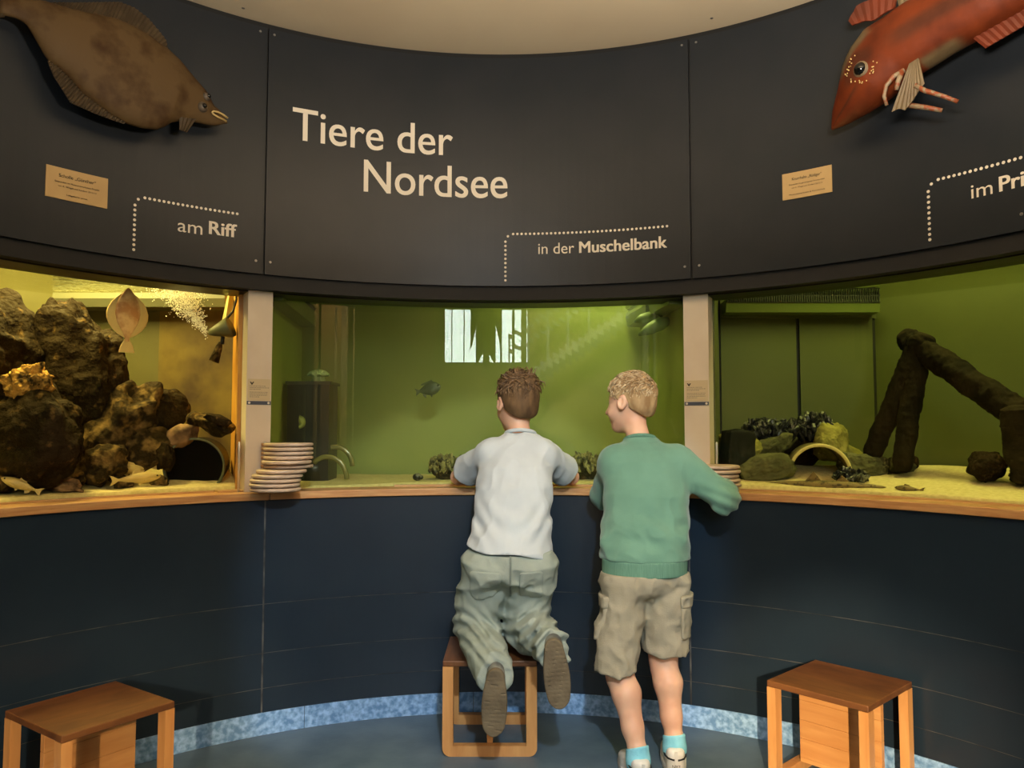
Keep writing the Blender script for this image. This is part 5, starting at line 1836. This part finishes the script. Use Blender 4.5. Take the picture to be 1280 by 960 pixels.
# ================================================================== boy standing in green
H2 = np.array([0.492, 1.600, 1.226])
F2 = frame((-0.80, 0.58, -0.10), (-0.04, 0.08, 1))
sh2L, sh2R = np.array([0.420, 1.490, 1.010]), np.array([0.650, 1.490, 1.012])
el2L, wr2L = np.array([0.392, 1.640, 0.875]), np.array([0.480, 1.800, 0.930])
el2R, wr2R = np.array([0.800, 1.425, 0.888]), np.array([0.818, 1.555, 0.962])
hp2L, hp2R = np.array([0.440, 1.350, 0.600]), np.array([0.572, 1.365, 0.600])
kn2L, kn2R = np.array([0.402, 1.290, 0.345]), np.array([0.562, 1.350, 0.360])
an2L, an2R = np.array([0.448, 1.195, 0.085]), np.array([0.584, 1.285, 0.090])
hand2 = hand_prims(wr2R + [0, 0.012, 0.006], (-0.05, 0.86, 0.34), (0.1, -0.35, 0.93), (-0.98, -0.05, 0.1), 0.55, 0.86) + hand_prims(wr2L, (0.85, 0.35, 0), (0, 0, 1), (-0.3, 0.9, 0), 0.35, 0.86)


def body2(P):
    d = head_sdf(P, H2, F2, 1.0)
    d = smin(d, rc(P, (0.520, 1.530, 1.065), (0.505, 1.582, 1.170), 0.044, 0.041), 0.03)
    d = smin(d, chain(P, [((0.505, 1.38, 0.66), (0.525, 1.44, 0.85), 0.074, 0.074), ((0.525, 1.44, 0.85), (0.530, 1.49, 1.0), 0.074, 0.066), (sh2L, sh2R, 0.04, 0.04)], 0.05), 0.03)
    d = smin(d, chain(P, [(sh2L, el2L, 0.036, 0.030), (el2L, wr2L, 0.031, 0.021)], 0.01), 0.015)
    d = smin(d, chain(P, [(sh2R, el2R, 0.036, 0.030), (el2R, wr2R, 0.031, 0.021)], 0.01), 0.015)
    d = smin(d, chain(P, hand2, 0.003), 0.006)
    for hp, kn, an in ((hp2L, kn2L, an2L), (hp2R, kn2R, an2R)):
        ax = an - kn
        mid = kn + ax * 0.33 + np.array([0.002, -0.008, 0])
        d = smin(d, chain(P, [(hp, kn, 0.066, 0.047), (kn + [0, 0.006, 0], kn - [0, 0, 0.05], 0.045, 0.043), (kn - [0, 0.002, 0.03], mid, 0.042, 0.046), (mid, kn + ax * 0.72, 0.046, 0.034), (kn + ax * 0.72, an, 0.033, 0.029)], 0.02), 0.02)
        d = smin(d, rc(P, an, an + [0.0, 0.10, -0.045], 0.028, 0.022), 0.02)
    return d


b2 = person('boy', 'blond boy in a green sweatshirt and shorts standing at the ledge', body2, (0.30, 1.10, 0.01), (0.90, 1.90, 1.36))
eyes(H2, F2, 1.0, b2)
hair2 = sdfobj('hair', hair_cap(H2, F2, 1.0, 0.004, 0.008, 9, (0.0, 0.80), 0.003), H2 - 0.15, H2 + 0.16, 0.004, m_hairy, b2)
for sd_, n_, cmb, lf, L_, mt in ((11, 900, (1.0, 0.1, 0.0), 0.22, 0.026, m_hairy), (12, 700, (0.9, 0.3, 0.1), 0.28, 0.028, m_hairyt)):
    strands('hair_locks', H2, F2, 1.0, n_, sd_, L_, mt, hair2, -0.10, cmb, lf, 0.0115, 0.0022, 0.4)
strands('short_hair', H2, F2, 1.0, 1500, 14, 0.018, m_hairy, hair2, -0.75, (0.1, 0, -1.0), 0.12, 0.007, 0.0011, 0.3)

SW = [(0.618, 0.505, 1.375, 0.146, 0.112), (0.66, 0.508, 1.380, 0.150, 0.114), (0.72, 0.512, 1.395, 0.150, 0.114), (0.80, 0.518, 1.420, 0.145, 0.110), (0.88, 0.524, 1.445, 0.148, 0.108),
      (0.96, 0.528, 1.472, 0.152, 0.104), (1.01, 0.530, 1.490, 0.146, 0.096), (1.05, 0.528, 1.508, 0.112, 0.078), (1.085, 0.524, 1.525, 0.066, 0.060), (1.11, 0.520, 1.535, 0.052, 0.052)]


def sweat_base(P, fold=True):
    d = loft(P, SW, 0.02)
    d = smin(d, rc(P, sh2L + [0.01, 0, -0.004], sh2R - [0.01, 0, 0.004], 0.056, 0.056), 0.04)
    d = smin(d, smin(rc(P, sh2R, el2R, 0.056, 0.050), rc(P, el2R, wr2R - (wr2R - el2R) * 0.08, 0.050, 0.036), 0.012), 0.035)
    d = smin(d, smin(rc(P, sh2L, el2L, 0.054, 0.046), rc(P, el2L, wr2L - (wr2L - el2L) * 0.05, 0.046, 0.034), 0.012), 0.035)
    if fold:
        low = np.clip((0.95 - P[:, 2]) / 0.2, 0.15, 1)
        dia = P[:, 2] * 55 + P[:, 0] * 40
        d = d - 0.0045 * np.sin(dia + 6 * vnoise(P, 5, 61)) * np.exp(-((P[:, 2] - 0.76) / 0.09) ** 2)
        d = d - folds(P, 0.012, 8, 63, (0.8, 0.8, 1.3)) * low - folds(P, 0.005, 17, 66, (1, 1, 0.7)) * (0.4 + 0.6 * low)
        el = np.exp(-((P - el2R) ** 2).sum(1) / 0.006)
        d = d - 0.005 * np.sin(P[:, 2] * 150 + P[:, 0] * 60) * el
    return d


def sweat(P):
    d = sweat_base(P)
    d = smax(d, 0.676 - P[:, 2], 0.008)
    return smax(d, (P - np.array([0.518, 1.535, 1.094])) @ np.array([0.0, 0.33, 0.944]), 0.006)


sw = sdfobj('sweatshirt', sweat, (0.30, 1.22, 0.62), (0.90, 1.86, 1.16), 0.0055, m_sweat, b2)
sdfobj('hem_band', lambda P: smax(loft(P, [(0.60, 0.503, 1.372, 0.147, 0.114), (0.71, 0.507, 1.380, 0.150, 0.116)], 0.003), np.abs(P[:, 2] - 0.654) - 0.027, 0.004), (0.33, 1.23, 0.60), (0.69, 1.52, 0.71), 0.0055, m_rib, sw)
sdfobj('collar_band', lambda P: torus(P, (0.519, 1.534, 1.090), (0, 0.33, 0.944), 0.056, 0.0075, (1.0, 1.0)), (0.42, 1.44, 1.04), (0.62, 1.63, 1.16), 0.0045, m_rib, sw)
for wv, ev, nm in ((wr2R, el2R, 'cuff'), (wr2L, el2L, 'cuff')):
    ax = (wv - ev) / np.linalg.norm(wv - ev)
    sdfobj(nm, lambda P, w=wv, a=ax: smax(rc(P, w - a * 0.03, w + a * 0.0, 0.033, 0.030), np.abs((P - (w - a * 0.014)) @ a) - 0.017, 0.004), wv - 0.06, wv + 0.06, 0.0045, m_rib, sw)


def shorts(P, fold=True):
    d = loft(P, [(0.55, 0.503, 1.365, 0.143, 0.110), (0.60, 0.503, 1.368, 0.140, 0.108), (0.66, 0.505, 1.375, 0.134, 0.100)], 0.01)
    d = smax(d, 0.575 - P[:, 2], 0.06)
    for hp, kn, zh in ((hp2L, kn2L, 0.338), (hp2R, kn2R, 0.375)):
        t = (P[:, 2] - kn[2]) / (hp[2] - kn[2])
        out = np.array([-0.008 if kn is kn2L else 0.006, 0.0, 0])
        leg = rc(P, hp + out * 0.6, kn + out + (kn - hp) * 0.15, 0.076, 0.067)
        leg = smax(leg, zh + 0.10 * (P[:, 1] - 1.33) - P[:, 2], 0.004)
        inner = rc(P, kn + (hp - kn) * 0.06 + out, kn + out - [0, 0, 0.1], 0.058, 0.058)
        leg = smax(leg, -smax(inner, P[:, 2] - (zh + 0.02), 0.004), 0.004)
        d = smin(d, leg, 0.04 if kn is kn2L else 0.025)
    if fold:
        d = d - folds(P, 0.010, 9, 81, (0.9, 0.9, 1.2)) - folds(P, 0.004, 22, 83)
    return smax(d, P[:, 2] - 0.634, 0.004)


sh = sdfobj('shorts', shorts, (0.31, 1.20, 0.29), (0.70, 1.51, 0.70), 0.0055, m_short, b2)
for cx, sx in ((0.352, -1), (0.655, 1)):
    sdfobj('cargo_pocket', lambda P, cx=cx: smax(shorts(P) - 0.008, rbox(P, (cx, 1.345, 0.485), (0.045, 0.065, 0.065), 0.012), 0.004), (cx - 0.07, 1.25, 0.40), (cx + 0.07, 1.43, 0.57), 0.005, m_short, sh)
    sdfobj('pocket_flap', lambda P, cx=cx: smax(shorts(P) - 0.012, rbox(P, (cx, 1.345, 0.545), (0.045, 0.068, 0.020), 0.008), 0.003), (cx - 0.08, 1.25, 0.50), (cx + 0.08, 1.44, 0.58), 0.005, m_short, sh)
for an, fw, zt_, nm in ((an2L, (-0.10, 1, 0), 0.100, 'left'), (an2R, (0.12, 1, 0), 0.108, 'right')):
    kn = kn2L if nm == 'left' else kn2R
    ax = (an - kn) / np.linalg.norm(an - kn)
    top = an + np.array([0, 0, 0.022])
    sdfobj('sock', lambda P, a=an, t=top, ax=ax: smax(smin(rc(P, t - ax * 0.02, a - [0, 0, 0.03], 0.037, 0.038), rc(P, a - [0, 0, 0.02], a + [0, 0.03, -0.05], 0.038, 0.032), 0.01), (P - t) @ -ax, 0.004), an - 0.09, an + 0.09, 0.0045, m_sock, b2)
    fwd = np.array(fw, float) / np.linalg.norm(fw)
    heel = np.array([an[0], an[1], 0.006]) - fwd * 0.062
    so, T = make_shoe(heel, fwd, (0, 0, 1), m_shoew, m_shoew, b2)
    # black line around the heel, pull tab and heel lettering
    for sgn in (1, -1):
        MB().tube([T((0.070, sgn * 0.0365, 0.052)), T((0.030, sgn * 0.0335, 0.050)), T((0.012, sgn * 0.026, 0.048)), T((0.003, sgn * 0.012, 0.047)), T((-0.0005, sgn * 0.006, 0.047))], 0.0030, 6).obj('heel_line', m_shoek, so, True, True)
    MB().box(T((0.0005, 0, 0.056)), (0.010, 0.005, 0.034)).obj('heel_tab', m_shoew, so, world=True)
    V, F = text_mesh('NIKE')
    w = V[:, 0].max() - V[:, 0].min()
    W = [T((-0.0022, -(x - V[:, 0].min() - w / 2) / w * 0.026, 0.022 + y / CAP * 0.010)) for x, y, _ in V]
    mesh('heel_lettering', W, F, m_shoek, so, False, True)
